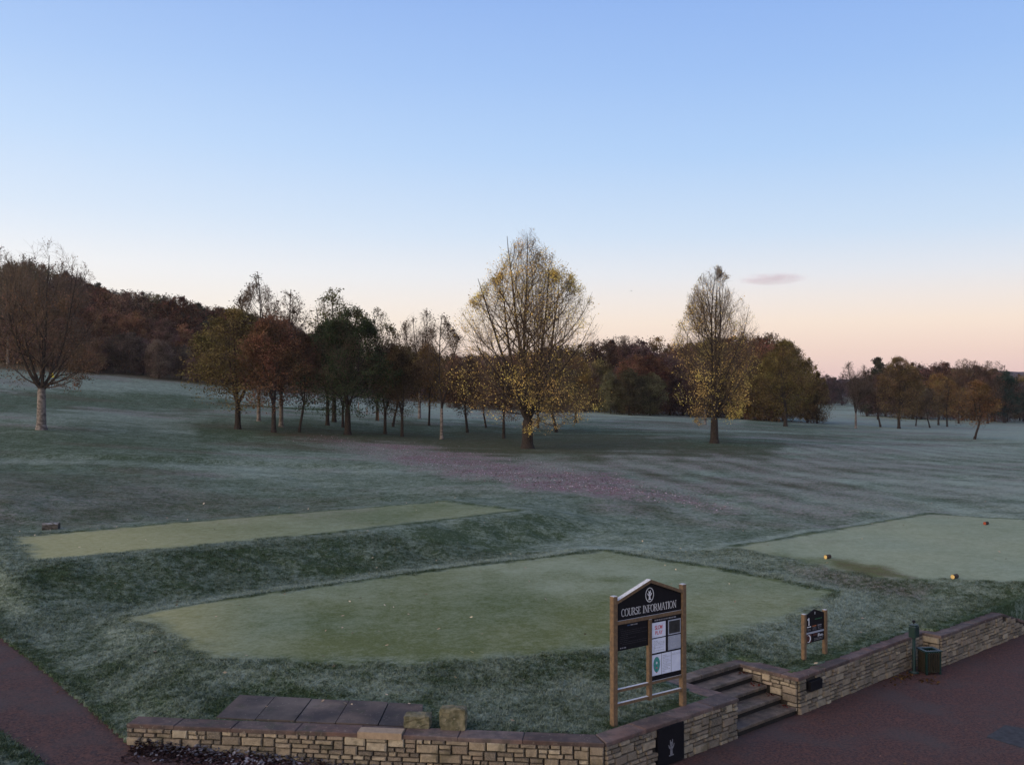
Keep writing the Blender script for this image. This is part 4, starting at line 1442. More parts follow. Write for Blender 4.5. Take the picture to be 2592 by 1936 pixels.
def make_tree(seed, H, prof, trunk_r, fork=.15, leaders=((0, 0, 1.),), limbs=16, sub=8, twigs=6, a1=48, a2=42, a3=38, up=(.16, .10, .06), wander=(.06, .09, .12),
              leaves=3000, lsize=.12, clump=.45, lean=(0, 0), bark='bark', twigr=.012, lo=.05, leafz=None, fill=0, sig=.35, fillz=None, skirt=0, limb_len=.55, limb_bark=None, ltap=.6):
    """prof: (height fraction, crown radius in metres) pairs; leaders: (x, y tilt, height fraction reached)"""
    g = np.random.default_rng(seed)
    ph, prr = np.array([q[0] for q in prof]), np.array([q[1] for q in prof])
    ph1, ph2 = g.uniform(0, 6.28, 2)

    def rmax(p):
        th = np.arctan2(p[..., 1], p[..., 0])
        return np.interp(p[..., 2] / H, ph, prr, left=0, right=0) * (1 + .12 * np.sin(2 * th + ph1) + .10 * np.sin(3 * th + ph2 + p[..., 2] * .5))

    def fit(start, d, L, n, u_, w_, sd, jit=.12):
        """cut every branch where it leaves the crown outline"""
        for _ in range(2):
            pts = grow(start, d, L, n, u_, w_, np.random.default_rng(sd))
            outm = np.hypot(pts[..., 0], pts[..., 1]) > np.maximum(rmax(pts), .05)
            outm |= pts[..., 2] > H * 1.01
            outm[:, 0] = False
            first = np.where(outm.any(1), outm.argmax(1), n)
            L = L * np.clip(first / n, .12, 1) * (1 + (g.random(len(L)) - .5) * 2 * jit if _ == 0 else 1)
        return grow(start, d, L, n, u_, w_, np.random.default_rng(sd)), L

    V, Fc, off = [], [], 0
    CV, CF, coff = [], [], 0
    tv = np.array([[0, 0, -.3], [0, 0, 0], [lean[0] * .3, lean[1] * .3, fork * H * .35], [lean[0] * .8, lean[1] * .8, fork * H * .75], [lean[0], lean[1], fork * H]], float)
    trunk = tv[None] + 0
    v, f = tubes(trunk, np.array([trunk_r * 1.25]), np.array([trunk_r * .85]), 9)
    V.append(v); Fc.append(f); off += len(v)
    # root flare
    fl_ = np.array([[[0, 0, -.1], [0, 0, .12], [0, 0, .38]]])
    v, f = tubes(fl_, np.array([trunk_r * 1.55]), np.array([trunk_r * 1.12]), 9)
    V.append(v); Fc.append(f + off); off += len(v)
    top = trunk[0, -1]
    ls = np.array(leaders, float)
    Ll = (ls[:, 2] * H - fork * H)
    d0 = norm(np.c_[ls[:, 0], ls[:, 1], np.ones(len(ls))])
    st_ = np.repeat(top[None] - np.array([0, 0, .12]), len(ls), 0)
    lead, _ = fit(st_, d0, Ll * 1.03, 14, .10, .035, seed + 1, .03)
    lr0 = np.full(len(ls), trunk_r * (.86 if len(ls) == 1 else .66 if len(ls) < 4 else .44))
    lr1 = np.full(len(ls), .02)
    v, f = tubes(lead, lr0, lr1, 7)
    V.append(v); Fc.append(f + off); off += len(v)
    # limbs
    p, d, r, pi_, t_ = kids(lead, lr0, lr1, limbs, lo, .99, a1, g, .05)
    keep = np.hypot(p[:, 0], p[:, 1]) < np.maximum(rmax(p), .3)
    p, d, r, t_, pi_ = p[keep], d[keep], r[keep], t_[keep], pi_[keep]
    L = H * limb_len * (1 - t_ * ltap) * g.uniform(.75, 1.15, len(p))
    l1, L = fit(p, d, L, 9, up[0], wander[0], seed + 2)
    r0_ = np.minimum(r * .5, .011 + .0105 * L); r1_ = np.full(len(L), .008)
    if skirt:
        # low, nearly level limbs
        p, d, r, _, t2 = kids(lead, lr0, lr1, skirt, .0, .26, 82, g, -.08)
        Ls = H * .34 * g.uniform(.7, 1.1, len(p))
        ls_, Ls = fit(p, d, Ls, 9, .012, .09, seed + 7)
        l1, L, t_ = np.concatenate([l1, ls_]), np.r_[L, Ls], np.r_[t_, t2]
        r0_, r1_ = np.r_[r0_, np.minimum(r * .5, .010 + .009 * Ls)], np.r_[r1_, np.full(len(Ls), .008)]
    v, f = tubes(l1, r0_, r1_, 5)
    V.append(v); Fc.append(f + off); off += len(v)
    # branches
    p, d, r, pi_, t_ = kids(l1, r0_, r1_, sub, .15, 1.0, a2, g, .04)
    L2 = (L[pi_] * g.uniform(.28, .55, len(p)) * (1.15 - .6 * t_)) + .25
    l2, L2 = fit(p, d, L2, 6, up[1], wander[1], seed + 3, .2)
    q0_ = np.minimum(r * .6, .03); q1_ = np.full(len(L2), twigr * .7)
    v, f = tubes(l2, q0_, q1_, 4)
    CV.append(v); CF.append(f); coff += len(v); nb_ = len(f)
    # twigs
    p, d, r, pi_, t_ = kids(l2, q0_, q1_, twigs, .15, 1.0, a3, g, .03)
    L3 = L2[pi_] * g.uniform(.3, .65, len(p)) + .22
    l3, L3 = fit(p, d, L3, 3, up[2], wander[2], seed + 4, .3)
    v, f = tubes(l3, np.full(len(L3), twigr), np.full(len(L3), twigr * .35), 3)
    CV.append(v); CF.append(f + coff); coff += len(v); nb_ += len(f)
    # leaves in clumps along the twigs
    cand = np.concatenate([l3[:, 1:].reshape(-1, 3), l2[:, 2:].reshape(-1, 3)])
    cand = cand + g.normal(0, .10, cand.shape)
    fz = np.zeros(len(cand))
    for k in range(5):
        kv = g.normal(size=3) * (6.0 / max(prr.max(), 1.5)) * (.35 + .25 * k)
        fz += np.sin(cand @ kv + g.uniform(0, 6.28))
    w = np.exp(np.clip(fz, -2.2, 1.6) * clump)
    if leafz is not None: w *= np.interp(cand[:, 2] / H, leafz[0], leafz[1])
    w /= w.sum()
    if leaves:
        pk = g.choice(len(cand), leaves, True, w)
        q, f = leaf_cards(cand[pk] + g.normal(0, .12, (leaves, 3)), lsize, g)
        CV.append(q); CF.append(f + coff)
    if fill:
        nc_ = max(20, fill // 45)
        hh = g.random(nc_ * 6)
        rr_ = np.interp(hh, ph, prr, left=0, right=0)
        kp = np.where(g.random(len(hh)) < (rr_ / prr.max()) ** 1.3 * (1 if fillz is None else np.interp(hh, *fillz)))[0][:nc_]
        hh, rr_ = hh[kp], rr_[kp]
        th = g.uniform(0, 6.28, len(kp))
        rq = rr_ * np.sqrt(g.uniform(.12, .92, len(kp))) * (1 + .12 * np.sin(2 * th + ph1) + .10 * np.sin(3 * th + ph2 + hh * H * .5))
        cc_ = np.c_[rq * np.cos(th), rq * np.sin(th), hh * H]
        pk = g.integers(0, len(kp), fill)
        q, f = leaf_cards(cc_[pk] + g.normal(0, 1, (fill, 3)) * np.array([sig, sig, sig * .75]), lsize, g)
        CV.append(q); CF.append(f + coff + (leaves * 4 if leaves else 0))
    bk = [M[bark], M[limb_bark or bark]]
    nf0 = len(Fc[0]) + len(Fc[1])
    tm = mesh('trunk', np.concatenate(V), np.concatenate(Fc), bk, np.r_[np.zeros(nf0), np.ones(sum(len(q) for q in Fc) - nf0)], smooth=True)
    F_ = np.concatenate(CF)
    cm = mesh('crown', np.concatenate(CV), F_, [M['twig'], M['leaf']], np.r_[np.zeros(nb_), np.ones(len(F_) - nb_)])
    return tm, cm, H


LK = 1.5                                          # leaf reflectance, all kinds
BROWN, RUST, OLIVE, DKGREEN, YELLOW, OCHRE, GREYB, PURP = (.062, .038, .026), (.086, .044, .026), (.062, .054, .022), (.024, .034, .016), (.34, .245, .078), (.13, .078, .026), (.060, .045, .036), (.055, .034, .032)


def tree(name, proto, x, y, z, H, label, color, rz=0, wx=1.0, group=None, cat='tree'):
    tm, cm, H0 = proto
    s = H / H0
    o = empty(name, (x, y, z), rz, label, cat, group)
    o.scale = (s * wx, s * wx, s)
    t = bpy.data.objects.new('trunk', tm); col.objects.link(t); t.parent = o
    c = bpy.data.objects.new('crown', cm); col.objects.link(c); c.parent = o
    c.color = tuple(min(q * LK, .6) for q in color) + (1,)
    return o


def at(u, v):
    return ground_at(u, v)


# --- the two specimen trees with upswept limbs and a last scatter of yellow leaves
x, y, z = at(1335, 1135)
Hm = (1135 - 580) / F * y
S_ = y / F
big = make_tree(101, Hm, [(.08, 1.6), (.13, 4.8), (.22, 6.9), (.34, 7.8), (.44, 7.9), (.54, 7.2), (.64, 6.0), (.74, 4.4), (.84, 2.8), (.93, 1.4), (1.0, .5)], .44, .13,
                ((-.04, 0, .97), (.05, .03, .95), (.66, .10, .84), (-.62, -.1, .78), (-.2, .6, .82), (.24, -.6, .82)), 11, 12, 8, 60, 42, 36, (.10, .09, .06), (.06, .08, .10),
                leaves=21000, lsize=.115, clump=.62, skirt=4, twigr=.0075, lo=.0, leafz=([0, .15, .35, .5, .7, .85, 1], [1.7, 1.6, 1.2, 1.0, .9, .75, .12]), limb_len=.66, ltap=.5,
                fill=500, sig=.4, fillz=([0, .1, .3, .5, 1], [1, 1, .7, .15, .03]))
tree('aspen_tree', big, x, y, z, Hm, 'tallest tree in the centre, upswept bare limbs with scattered yellow leaves', YELLOW, .4)
x, y, z = at(1808, 1122)
H2 = (1122 - 674) / F * y
sec = make_tree(202, H2, [(.09, .8), (.14, 2.6), (.28, 3.6), (.42, 4.2), (.55, 4.2), (.66, 3.8), (.76, 3.0), (.86, 2.0), (.95, 1.2), (1.0, .6)], .34, .14,
                ((-.02, 0, .97), (.05, .02, .95), (-.22, .05, .90), (.26, -.08, .88)), 13, 12, 8, 58, 42, 36, (.11, .10, .06), (.05, .08, .10),
                leaves=11500, lsize=.115, clump=.85, skirt=4, twigr=.0075, lo=.0, leafz=([0, .12, .3, .5, .7, .88, 1], [2.2, 1.9, 1.2, .75, .65, .35, .03]), limb_len=.56, ltap=.5,
                fill=300, sig=.4, fillz=([0, .1, .3, .45, 1], [1, 1, .7, .1, .0]))
tree('aspen_tree', sec, x, y, z, H2, 'slimmer yellow-leaved tree standing alone right of the tallest tree', YELLOW, 1.9)

# --- left birch
x, y, z = at(105, 1088)
Hb = (1088 - 592) / F * y
bir = make_tree(303, Hb, [(.18, 1.2), (.23, 3.0), (.32, 4.3), (.45, 4.6), (.60, 4.2), (.72, 3.6), (.84, 3.0), (.93, 2.1), (1.0, .9)], .33, .21,
                ((-.42, .1, .88), (.16, -.1, .89), (.6, .2, .84), (-.85, -.3, .8), (1.5, .1, .42)), 10, 7, 6, 56, 42, 40, (.09, .05, .02), (.08, .10, .12),
                leaves=5200, fill=2200, sig=.6, fillz=([0, .2, .5, .6, 1], [1, 1, .7, .08, 0]), lsize=.12, clump=.5, bark='birch', limb_bark='bark', twigr=.008, lo=.03, ltap=.5, leafz=([0, .2, .45, .66, .76, 1], [1.8, 1.6, 1.1, .5, .07, .04]), limb_len=.42)
tree('birch_tree', bir, x, y, z, Hb, 'forked white-barked birch at the left edge with bare top and brown lower leaves', (.085, .050, .032), 0.2)

# --- prototypes for the young plantation and the woods
rowan = make_tree(11, 10, [(.17, .6), (.22, 2.2), (.35, 3.0), (.5, 3.2), (.66, 3.0), (.8, 2.3), (.92, 1.3), (1, .5)], .17, .22, ((-.1, 0, 1), (.35, .1, .85), (-.35, .25, .8)), 11, 7, 6, 52, 45, 42, (.10, .06, .02),
                  leaves=17000, lsize=.125, clump=.4, fill=9000, sig=.36, twigr=.010, limb_len=.42)
rowan2 = make_tree(12, 10, [(.2, .5), (.26, 1.9), (.4, 2.7), (.6, 2.9), (.76, 2.4), (.9, 1.4), (1, .5)], .15, .24, ((.1, 0, 1), (-.3, .2, .9)), 13, 7, 6, 50, 45, 42, (.10, .06, .02),
                   leaves=14000, lsize=.125, clump=.45, fill=7000, sig=.36, twigr=.010, limb_len=.42)
oak = make_tree(13, 11, [(.15, .8), (.2, 2.6), (.32, 3.6), (.48, 3.8), (.62, 3.2), (.74, 2.2), (.86, 1.5), (.95, .9), (1, .4)], .22, .2, ((0, 0, 1), (.4, .1, .82), (-.45, .2, .85), (.1, -.4, .8)), 11, 8, 6, 54, 45, 42, (.10, .06, .03),
                leaves=22000, lsize=.125, clump=.5, fill=12000, sig=.34, twigr=.010, limb_len=.44)
bareb = make_tree(14, 12, [(.2, .5), (.28, 1.5), (.42, 2.1), (.58, 2.1), (.72, 1.8), (.84, 1.2), (.94, .6), (1, .2)], .105, .25, ((0, 0, 1), (.18, .05, .92)), 17, 8, 6, 40, 36, 34, (.14, .08, .05),
                  leaves=2800, lsize=.13, clump=.3, bark='birch', limb_bark='bark', twigr=.008, leafz=([0, .3, .5, .6, 1], [1.8, 1.6, .7, .12, .04]), limb_len=.32)
bareb2 = make_tree(15, 12, [(.2, .6), (.28, 1.9), (.42, 2.5), (.58, 2.5), (.72, 2.2), (.84, 1.6), (.94, .8), (1, .25)], .115, .22, ((-.12, 0, .97), (.2, .1, .95), (.02, -.22, .9)), 14, 8, 6, 40, 36, 34, (.14, .08, .05),
                   leaves=3600, lsize=.13, clump=.3, bark='birch', limb_bark='bark', twigr=.008, leafz=([0, .3, .5, .62, 1], [1.8, 1.6, .8, .12, .04]), limb_len=.32)
sapl = make_tree(16, 8, [(.25, .4), (.33, 1.5), (.5, 2.1), (.7, 2.0), (.86, 1.3), (1, .4)], .09, .3, ((.05, 0, 1), (-.2, .1, .85)), 11, 7, 5, 52, 45, 42, (.08, .04, .0),
                 leaves=7500, lsize=.12, clump=.45, fill=3000, sig=.34, twigr=.010, lean=(.35, 0), limb_len=.42)
thin = make_tree(17, 11, [(.3, .6), (.4, 1.6), (.55, 2.4), (.72, 2.5), (.86, 1.7), (1, .5)], .14, .28, ((0, 0, 1), (.3, .1, .92), (-.28, -.1, .9)), 10, 6, 5, 45, 42, 40, (.12, .08, .05),
                 leaves=2300, lsize=.17, clump=.45, twigr=.010, limb_len=.40)
W_ = []
for k, (pr_, cl, nl) in enumerate(((((.03, 2.2), (.12, 3.4), (.35, 4.0), (.6, 3.9), (.78, 3.1), (.9, 2.0), (1, .7)), .35, 8500),
                                   (((.02, 1.8), (.12, 2.8), (.3, 3.3), (.55, 3.4), (.75, 2.9), (.9, 1.8), (1, .5)), .45, 7500),
                                   (((.05, 2.0), (.2, 3.2), (.4, 3.9), (.65, 4.2), (.82, 3.4), (.93, 2.2), (1, 1.0)), .55, 8500),
                                   (((.04, 1.6), (.16, 2.4), (.4, 2.8), (.62, 2.6), (.8, 2.0), (.92, 1.2), (1, .4)), .4, 6500))):
    W_.append(make_tree(60 + k, 12, pr_, .2, .12, ((0, 0, 1), (.35, .1, .9), (-.35, .2, .88), (.05, -.4, .86)), 9, 6, 4, 58, 50, 45, (.07, .04, .02), (.08, .11, .14),
                        leaves=int(nl * .8), lsize=.24, clump=cl * 1.3, twigr=.013, limb_len=.42, fill=int(nl * 1.5), sig=.48))
bareW = make_tree(70, 12, [(.1, 1.2), (.25, 3.0), (.5, 3.9), (.7, 3.7), (.86, 2.7), (1, .9)], .2, .2, ((0, 0, 1), (.35, .1, .95), (-.35, .2, .92), (.05, -.4, .9)), 11, 8, 7, 46, 42, 38, (.12, .07, .04),
                  leaves=900, lsize=.2, clump=.4, twigr=.014, limb_len=.42)


def conifer(seed, H, Rb, leaves, ls):
    g = np.random.default_rng(seed)
    tv = np.array([[[0, 0, -.3], [0, 0, H * .4], [0, 0, H * .99]]], float)
    v, f = tubes(tv, np.array([.2]), np.array([.02]), 7)
    tm = mesh('trunk', v, f, M['bark'], smooth=True)
    n = 90
    h = np.linspace(.12, .97, n)
    th = g.uniform(0, 6.28, n)
    L = Rb * (1 - h) ** .75 * g.uniform(.65, 1.15, n) + .15
    st_ = np.c_[np.zeros(n), np.zeros(n), h * H]
    d = np.c_[np.cos(th), np.sin(th), np.full(n, .05)]
    pts = grow(st_, d, L, 6, -.02, .05, g)
    v, f = tubes(pts, np.full(n, .035), np.full(n, .01), 4)
    kk, tt = g.integers(0, n, leaves), g.random(leaves) ** .7
    i = np.minimum((tt * 6).astype(int), 5)
    p = pts[kk, i] + (pts[kk, i + 1] - pts[kk, i]) * (tt * 6 - i)[:, None] + g.normal(0, 1, (leaves, 3)) * np.array([.22, .22, .14])
    q, lf = leaf_cards(p, ls, g)
    cm = mesh('crown', np.concatenate([v, q]), np.concatenate([f, lf + len(v)]), [M['twig'], M['leaf']], np.r_[np.zeros(len(f)), np.ones(len(lf))])
    return tm, cm, H


con = conifer(80, 12, 3.0, 7000, .28)

GP = 'young trees planted in the rough'
PLANT = [  # base u, v, top v, prototype, width factor, colour, label
    (602, 1086, 788, rowan, 1.08, (.088, .068, .027), 'olive-brown round-headed tree, leftmost of the young plantation'),
    (693, 1095, 800, rowan2, .95, RUST, 'rusty-leaved young tree on a pale trunk second from the left of the plantation'),
    (655, 1066, 697, bareb, .9, GREYB, 'bare-topped birch rising behind the olive-brown plantation tree'),
    (712, 1080, 718, bareb2, 1.0, GREYB, 'broad bare-topped birch beside the rusty-leaved young tree'),
    (758, 1094, 850, sapl, .85, BROWN, 'leaning thin brown sapling left of the dark green tree'),
    (829, 1077, 815, rowan2, .9, (.045, .040, .018), 'dark-trunked brownish green tree just behind the dark green tree'),
    (846, 1068, 735, thin, .95, (.060, .060, .020), 'tall sparsely leaved tree poking above the dark green tree'),
    (880, 1100, 775, oak, .92, DKGREEN, 'dense dark green tree in the middle of the young plantation'),
    (868, 1082, 850, rowan2, .7, (.030, .034, .016), 'slim second trunk with dark leaves behind the dark green tree'),
    (955, 1065, 785, thin, .8, (.062, .055, .022), 'sparse pale-leaved tree top right of the dark green tree'),
    (975, 1098, 865, rowan2, .85, (.044, .032, .020), 'dark brown small tree right of the dark green tree'),
    (995, 1080, 880, sapl, 1.0, BROWN, 'thin straight young tree behind the dark brown small tree'),
    (1018, 1105, 870, rowan2, .8, (.050, .036, .018), 'spreading low-branched young tree with brownish leaves right of the dark brown tree'),
    (1062, 1060, 772, bareb2, .85, GREYB, 'taller bare birch left of the forked birch'),
    (1086, 1077, 880, sapl, .9, OCHRE, 'thin sapling with ochre lower leaves left of the forked birch'),
    (1118, 1112, 800, bareb, 1.0, (.062, .040, .024), 'forked birch with bare rounded top, left of the tallest tree'),
    (1183, 1095, 905, sapl, 1.15, BROWN, 'thin dark sapling with brown crown right of the forked birch'),
    (1230, 1083, 930, sapl, 1.0, (.075, .042, .022), 'slightly leaning thin sapling behind the left side of the tallest tree'),
    (1275, 1110, 905, rowan2, .9, BROWN, 'pale-trunked brown young tree just left of the tallest trunk'),
    (1362, 1084, 915, rowan2, .85, BROWN, 'brown young tree directly behind the tallest trunk'),
    (1408, 1094, 905, sapl, 1.3, OLIVE, 'young olive tree with a kinked trunk right of the tallest trunk'),
    (1457, 1070, 900, rowan2, .8, OCHRE, 'ochre young tree behind the right side of the tallest tree'),
    (1785, 1075, 895, bareb2, 1.1, BROWN, 'pale-trunked brown tree just left of the lone slim yellow tree'),
    (1988, 1079, 868, rowan, 1.15, (.088, .066, .022), 'broad olive-gold tree at the right end of the middle wood'),
]
for k, (u, v, vt, pr_, wf, c, lab) in enumerate(PLANT):
    x, y, z = at(u, v)
    H = (v - vt) / F * y
    nm = 'birch_tree' if pr_ in (bareb, bareb2) else 'sapling' if pr_ is sapl else 'broadleaf_tree'
    tree(nm, pr_, x, y, z, H, lab, c, (k * 1.7) % 6.28, wf * (1.45 if pr_ in (bareb, bareb2) else 1.28 if k < 22 else 1.05), GP if k < 22 else None)

GR = 'trees grouped beyond the right fairway'
RIGHT = [
    (2166, 1084, 908, bareb2, 1.25, GREYB, 'bare-topped forked birch at the left of the right-hand group'),
    (2228, 1081, 950, sapl, 1.0, PURP, 'small purplish tree right of the forked birch in the right-hand group'),
    (2275, 1085, 908, rowan, .95, (.085, .058, .026), 'olive-brown tall tree near the middle of the right-hand group'),
    (2318, 1078, 975, sapl, .9, BROWN, 'small brown tree right of the olive-brown tall tree in the right-hand group'),
    (2353, 1083, 985, sapl, 1.0, (.06, .046, .03), 'low spreading brown tree in front of the ochre ball-headed tree'),
    (2375, 1076, 945, rowan2, .95, OCHRE, 'ochre ball-headed tree in the right-hand group'),
    (2397, 1080, 965, sapl, 1.1, (.11, .068, .026), 'slim ochre-brown tree beside the ochre ball-headed tree'),
    (2426, 1072, 935, rowan2, .9, (.075, .046, .028), 'dull brown tree behind the near young tree at right'),
    (2467, 1112, 968, sapl, 1.15, (.10, .056, .026), 'young brown tree standing nearest in front of the right-hand group'),
    (2500, 1072, 930, rowan2, .9, (.070, .044, .030), 'reddish brown tree left of the dark pine at right'),
    (2542, 1070, 938, oak, 1.05, (.012, .030, .022), 'dark blue-green pine-like tree at the right edge of the frame'),
    (2519, 1066, 932, con, .8, (.024, .034, .018), 'narrow conifer just left of the dark pine-like tree'),
    (2590, 1066, 955, rowan2, .9, (.13, .10, .03), 'yellowish tree cut by the right edge of the frame'),
    (2222, 1062, 903, con, .95, (.030, .030, .018), 'pointed dark conifer top above the purplish tree in the right-hand group'),
]
for k, (u, v, vt, pr_, wf, c, lab) in enumerate(RIGHT):
    x, y, z = at(u, v)
    H = (v - vt) / F * y
    nm = 'birch_tree' if pr_ in (bareb, bareb2) else 'conifer' if pr_ is con else 'sapling' if pr_ is sapl else 'broadleaf_tree'
    tree(nm, pr_, x, y, z, H, lab, c, (k * 2.3) % 6.28, wf * (1.45 if pr_ is sapl else 1.2), GR)

# --- the woods: rows of individual trees whose tops follow the skyline
rw = random.Random(5)


ORD = ['', 'first', 'second', 'third', 'fourth', 'fifth', 'sixth', 'seventh', 'eighth', 'ninth', 'tenth', 'eleventh', 'twelfth', 'thirteenth', 'fourteenth', 'fifteenth', 'sixteenth',
       'seventeenth', 'eighteenth', 'nineteenth'] + ['twent' + ('ieth' if k == 0 else 'y-' + q) for k, q in enumerate(('', 'first', 'second', 'third', 'fourth', 'fifth', 'sixth', 'seventh', 'eighth', 'ninth'))] + ['thirtieth']


def wood(us, Ds, sky, drop, palette, label, group, wf=(.85, 1.25), protos=None, name='woodland_tree'):
    k0 = 0
    for u in us:
        u = u + rw.uniform(-9, 9)
        if u < -60 or u > 2660: continue
        D = rw.uniform(*Ds)
        x = (u - U0) / F * D
        z = zg(x, D)
        vt = np.interp(u, [q[0] for q in sky], [q[1] for q in sky]) + rw.uniform(*drop)
        H = HC - (vt - V0) / F * D - z
        if H < 2.5: continue
        c = rw.choice(palette)
        k = rw.uniform(.65, 1.75)
        pr_ = rw.choice(protos or W_)
        wfx = rw.uniform(*wf) * (1 if H > 9 else 1.15)
        k0 += 1
        lab = label if len(us) == 1 else label + ', ' + ORD[k0] + ' from left'
        tree(name, pr_, x, D, z, H, lab, (c[0] * k, c[1] * k, c[2] * k), rw.uniform(0, 6.28), wfx, group)


SK1 = [(-300, 650), (0, 676), (47, 664), (120, 670), (156, 682), (203, 709), (225, 723), (247, 728), (269, 736), (320, 729), (385, 738), (436, 749), (483, 763), (527, 771), (574, 779), (617, 789), (683, 807), (800, 838), (900, 862), (1010, 884), (1150, 894)]
GW, GM, GF = 'trees of the dark wood on the left hillside', 'trees of the wood behind the middle fairway', 'trees of the wood behind the right fairway'
PW = [BROWN, (.052, .030, .024), (.044, .038, .022), PURP, (.034, .036, .022), RUST, (.030, .026, .026), (.098, .050, .028)]
wood(range(-150, 720, 30), (182, 198), SK1, (-1, 10), PW, 'dark brown tree in the skyline row of the left hillside wood', GW)
wood(range(-150, 700, 44), (164, 176), SK1, (40, 75), PW, 'brown tree in the middle row of the left hillside wood', GW)
wood(range(-120, 640, 44), (152, 159), SK1, (95, 145), [(.070, .042, .028), PURP, BROWN, GREYB], 'reddish brown shrubby tree in the front row of the left hillside wood', GW, (1.0, 1.4))
wood(range(640, 1180, 36), (185, 205), SK1, (0, 10), [BROWN, PURP, (.044, .030, .026)], 'dark tree in the row of wood behind the young plantation', 'trees of the wood behind the young plantation')
x = (247 - U0) / F * 186
tree('conifer', con, x, 186, zg(x, 186), HC - (713 - V0) / F * 186 - zg(x, 186), 'small spiky conifer top on the left hillside skyline', (.016, .022, .014), 0, .7)
for u, vt, D in ((20, 612, 150), (90, 640, 160), (170, 650, 165)):
    x = (u - U0) / F * D
    tree('birch_tree', bareb2, x, D, zg(x, D), HC - (vt - V0) / F * D - zg(x, D), 'bare birch behind the left white-barked birch, ' + {20: 'at the frame edge', 90: 'in the middle', 170: 'on its right'}[u], GREYB, u, 1.1, 'bare birches on the hillside')
SK2 = [(1120, 905), (1141, 900), (1300, 885), (1420, 876), (1505, 864), (1536, 860), (1575, 866), (1618, 856), (1651, 848), (1682, 868), (1772, 856), (1863, 855), (1954, 852), (2010, 880), (2045, 915), (2078, 962)]
PM = [BROWN, RUST, (.075, .036, .022), PURP, (.062, .050, .022), (.082, .056, .024)]
wood(range(1130, 2000, 33), (172, 186), SK2, (-2, 9), PM, 'autumn brown tree in the skyline row of the middle wood', GM)
wood(range(1150, 1960, 46), (158, 168), SK2, (30, 70), PM, 'russet tree in the front row of the middle wood', GM)
wood(range(1545, 1660, 50), (153, 156), [(1500, 935), (1700, 935)], (-8, 12), [(.048, .046, .024), (.046, .042, .022)], 'low dark green tree before the middle wood', GM, (.85, 1.0))
wood([2040, 2062], (165, 172), SK2, (-4, 4), [(.075, .052, .022)], 'golden brown tree where the middle wood slopes off right', GM, (.9, 1.0))
wood([1395, 1560, 1590, 1880, 1965], (178, 186), SK2, (-14, -4), [GREYB], 'bare twiggy tree top above the middle wood', GM, protos=[bareW])
SK3 = [(2050, 962), (2085, 948), (2120, 955), (2190, 935), (2250, 922), (2330, 920), (2400, 922), (2480, 930), (2560, 948), (2700, 950)]
wood(range(2190, 2660, 30), (215, 250), SK3, (-4, 12), [BROWN, PURP, (.070, .036, .028), (.075, .05, .024)], 'red-brown tree in the back row of the right-hand wood', GF)
wood([2060, 2085, 2105, 2130, 2160], (330, 360), [(2050, 962), (2085, 949), (2120, 953), (2190, 955)], (-2, 6), [PURP, BROWN], 'small far-off tree in the row beyond the right fairway', GF)
wood([2440, 2470, 2510], (215, 225), [(2400, 912), (2560, 914)], (-4, 4), [GREYB], 'bare twiggy tree above the right-hand wood', GF, protos=[bareW])

# ------------------------------------------------------------------ fallen leaves
def scatter(name, xs, ys, zs, size, palette, label, seed, lift=.012):
    g = np.random.default_rng(seed)
    n = len(xs)
    th, ti = g.uniform(0, 6.28, n), g.normal(0, .35, (n, 2))
    a = norm(np.c_[np.cos(th), np.sin(th), ti[:, 0]])
    b = norm(np.c_[-np.sin(th), np.cos(th), ti[:, 1]])
    s = (size * g.uniform(.6, 1.3, n))[:, None]
    p = np.c_[xs, ys, zs + lift]
    q = np.stack([p - a * s * .5, p + b * s * .33, p + a * s * .5, p - b * s * .33], 1).reshape(-1, 3)
    o = obj(name, mesh(name, q, np.arange(4 * n).reshape(-1, 4), M['fallen']))
    o.color = (*palette, 1)
    return tag(o, label, 'leaves', kind='stuff')


g = np.random.default_rng(70)
DR = [(600, 939), (720, 944), (900, 964), (1120, 994), (1290, 1022), (1420, 1058), (1600, 1100), (1420, 1076), (1240, 1058), (1040, 1032), (900, 1005), (790, 972), (660, 950)]
uu, vv_ = g.uniform(560, 1660, 60000), g.uniform(925, 1112, 60000)
sd_ = seg_sdf(uu + g.normal(0, 24, 60000), vv_ + g.normal(0, 7, 60000), DR)
k_ = np.where(sd_ < 0)[0]
uu, vv_ = uu[k_] * K, vv_[k_] * K
# the drift measured along lines of sight, laid down on the turf
Dg = np.interp(vv_, [1090, 1105, 1135, 1180, 1230, 1300], [96, 90, 81, 64, 52, 42])
for _ in range(6):
    xx = (uu - U0) / F * Dg
    Dg = Dg * .5 + .5 * (HC - lawn_z(xx, Dg, False)) * F / (vv_ - V0)
xx = (uu - U0) / F * Dg
zz = lawn_z(xx, Dg, False)
pk = g.choice(len(xx), min(len(xx), 30000), False, (Dg ** 2) / (Dg ** 2).sum())
h_ = len(pk) // 2
for q_i, (sl, c__, lb, sz) in enumerate(((pk[:h_], (.125, .066, .058), 'long drift of brown fallen leaves on the turf below the tallest tree', .075), (pk[h_:], (.33, .25, .285), 'frosted pinkish leaves in the long drift below the tallest tree', .075))):
    scatter('leaf_drift', xx[sl], Dg[sl], zz[sl], sz, c__, lb, 90 + q_i, .03)
g = np.random.default_rng(77)
n = 2600
s_ = g.beta(1.3, 2.0, n) * 5.6 + .15
dd = np.abs(g.normal(0, .24, n)) + .02
q = C0[None] + t01[None] * s_[:, None] - n01[None] * (dd[:, None] + .05)
scatter('leaf_drift', q[:, 0], q[:, 1], pz(q[:, 0]) + np.clip(.13 - dd * .35, 0, .2) * g.random(n), .075, (.060, .038, .040), 'drift of dark dead leaves along the foot of the left wall', 1)
n = 420
s_ = g.beta(1.3, 2.0, n) * 5.4 + .2
dd = np.abs(g.normal(0, .20, n)) + .03
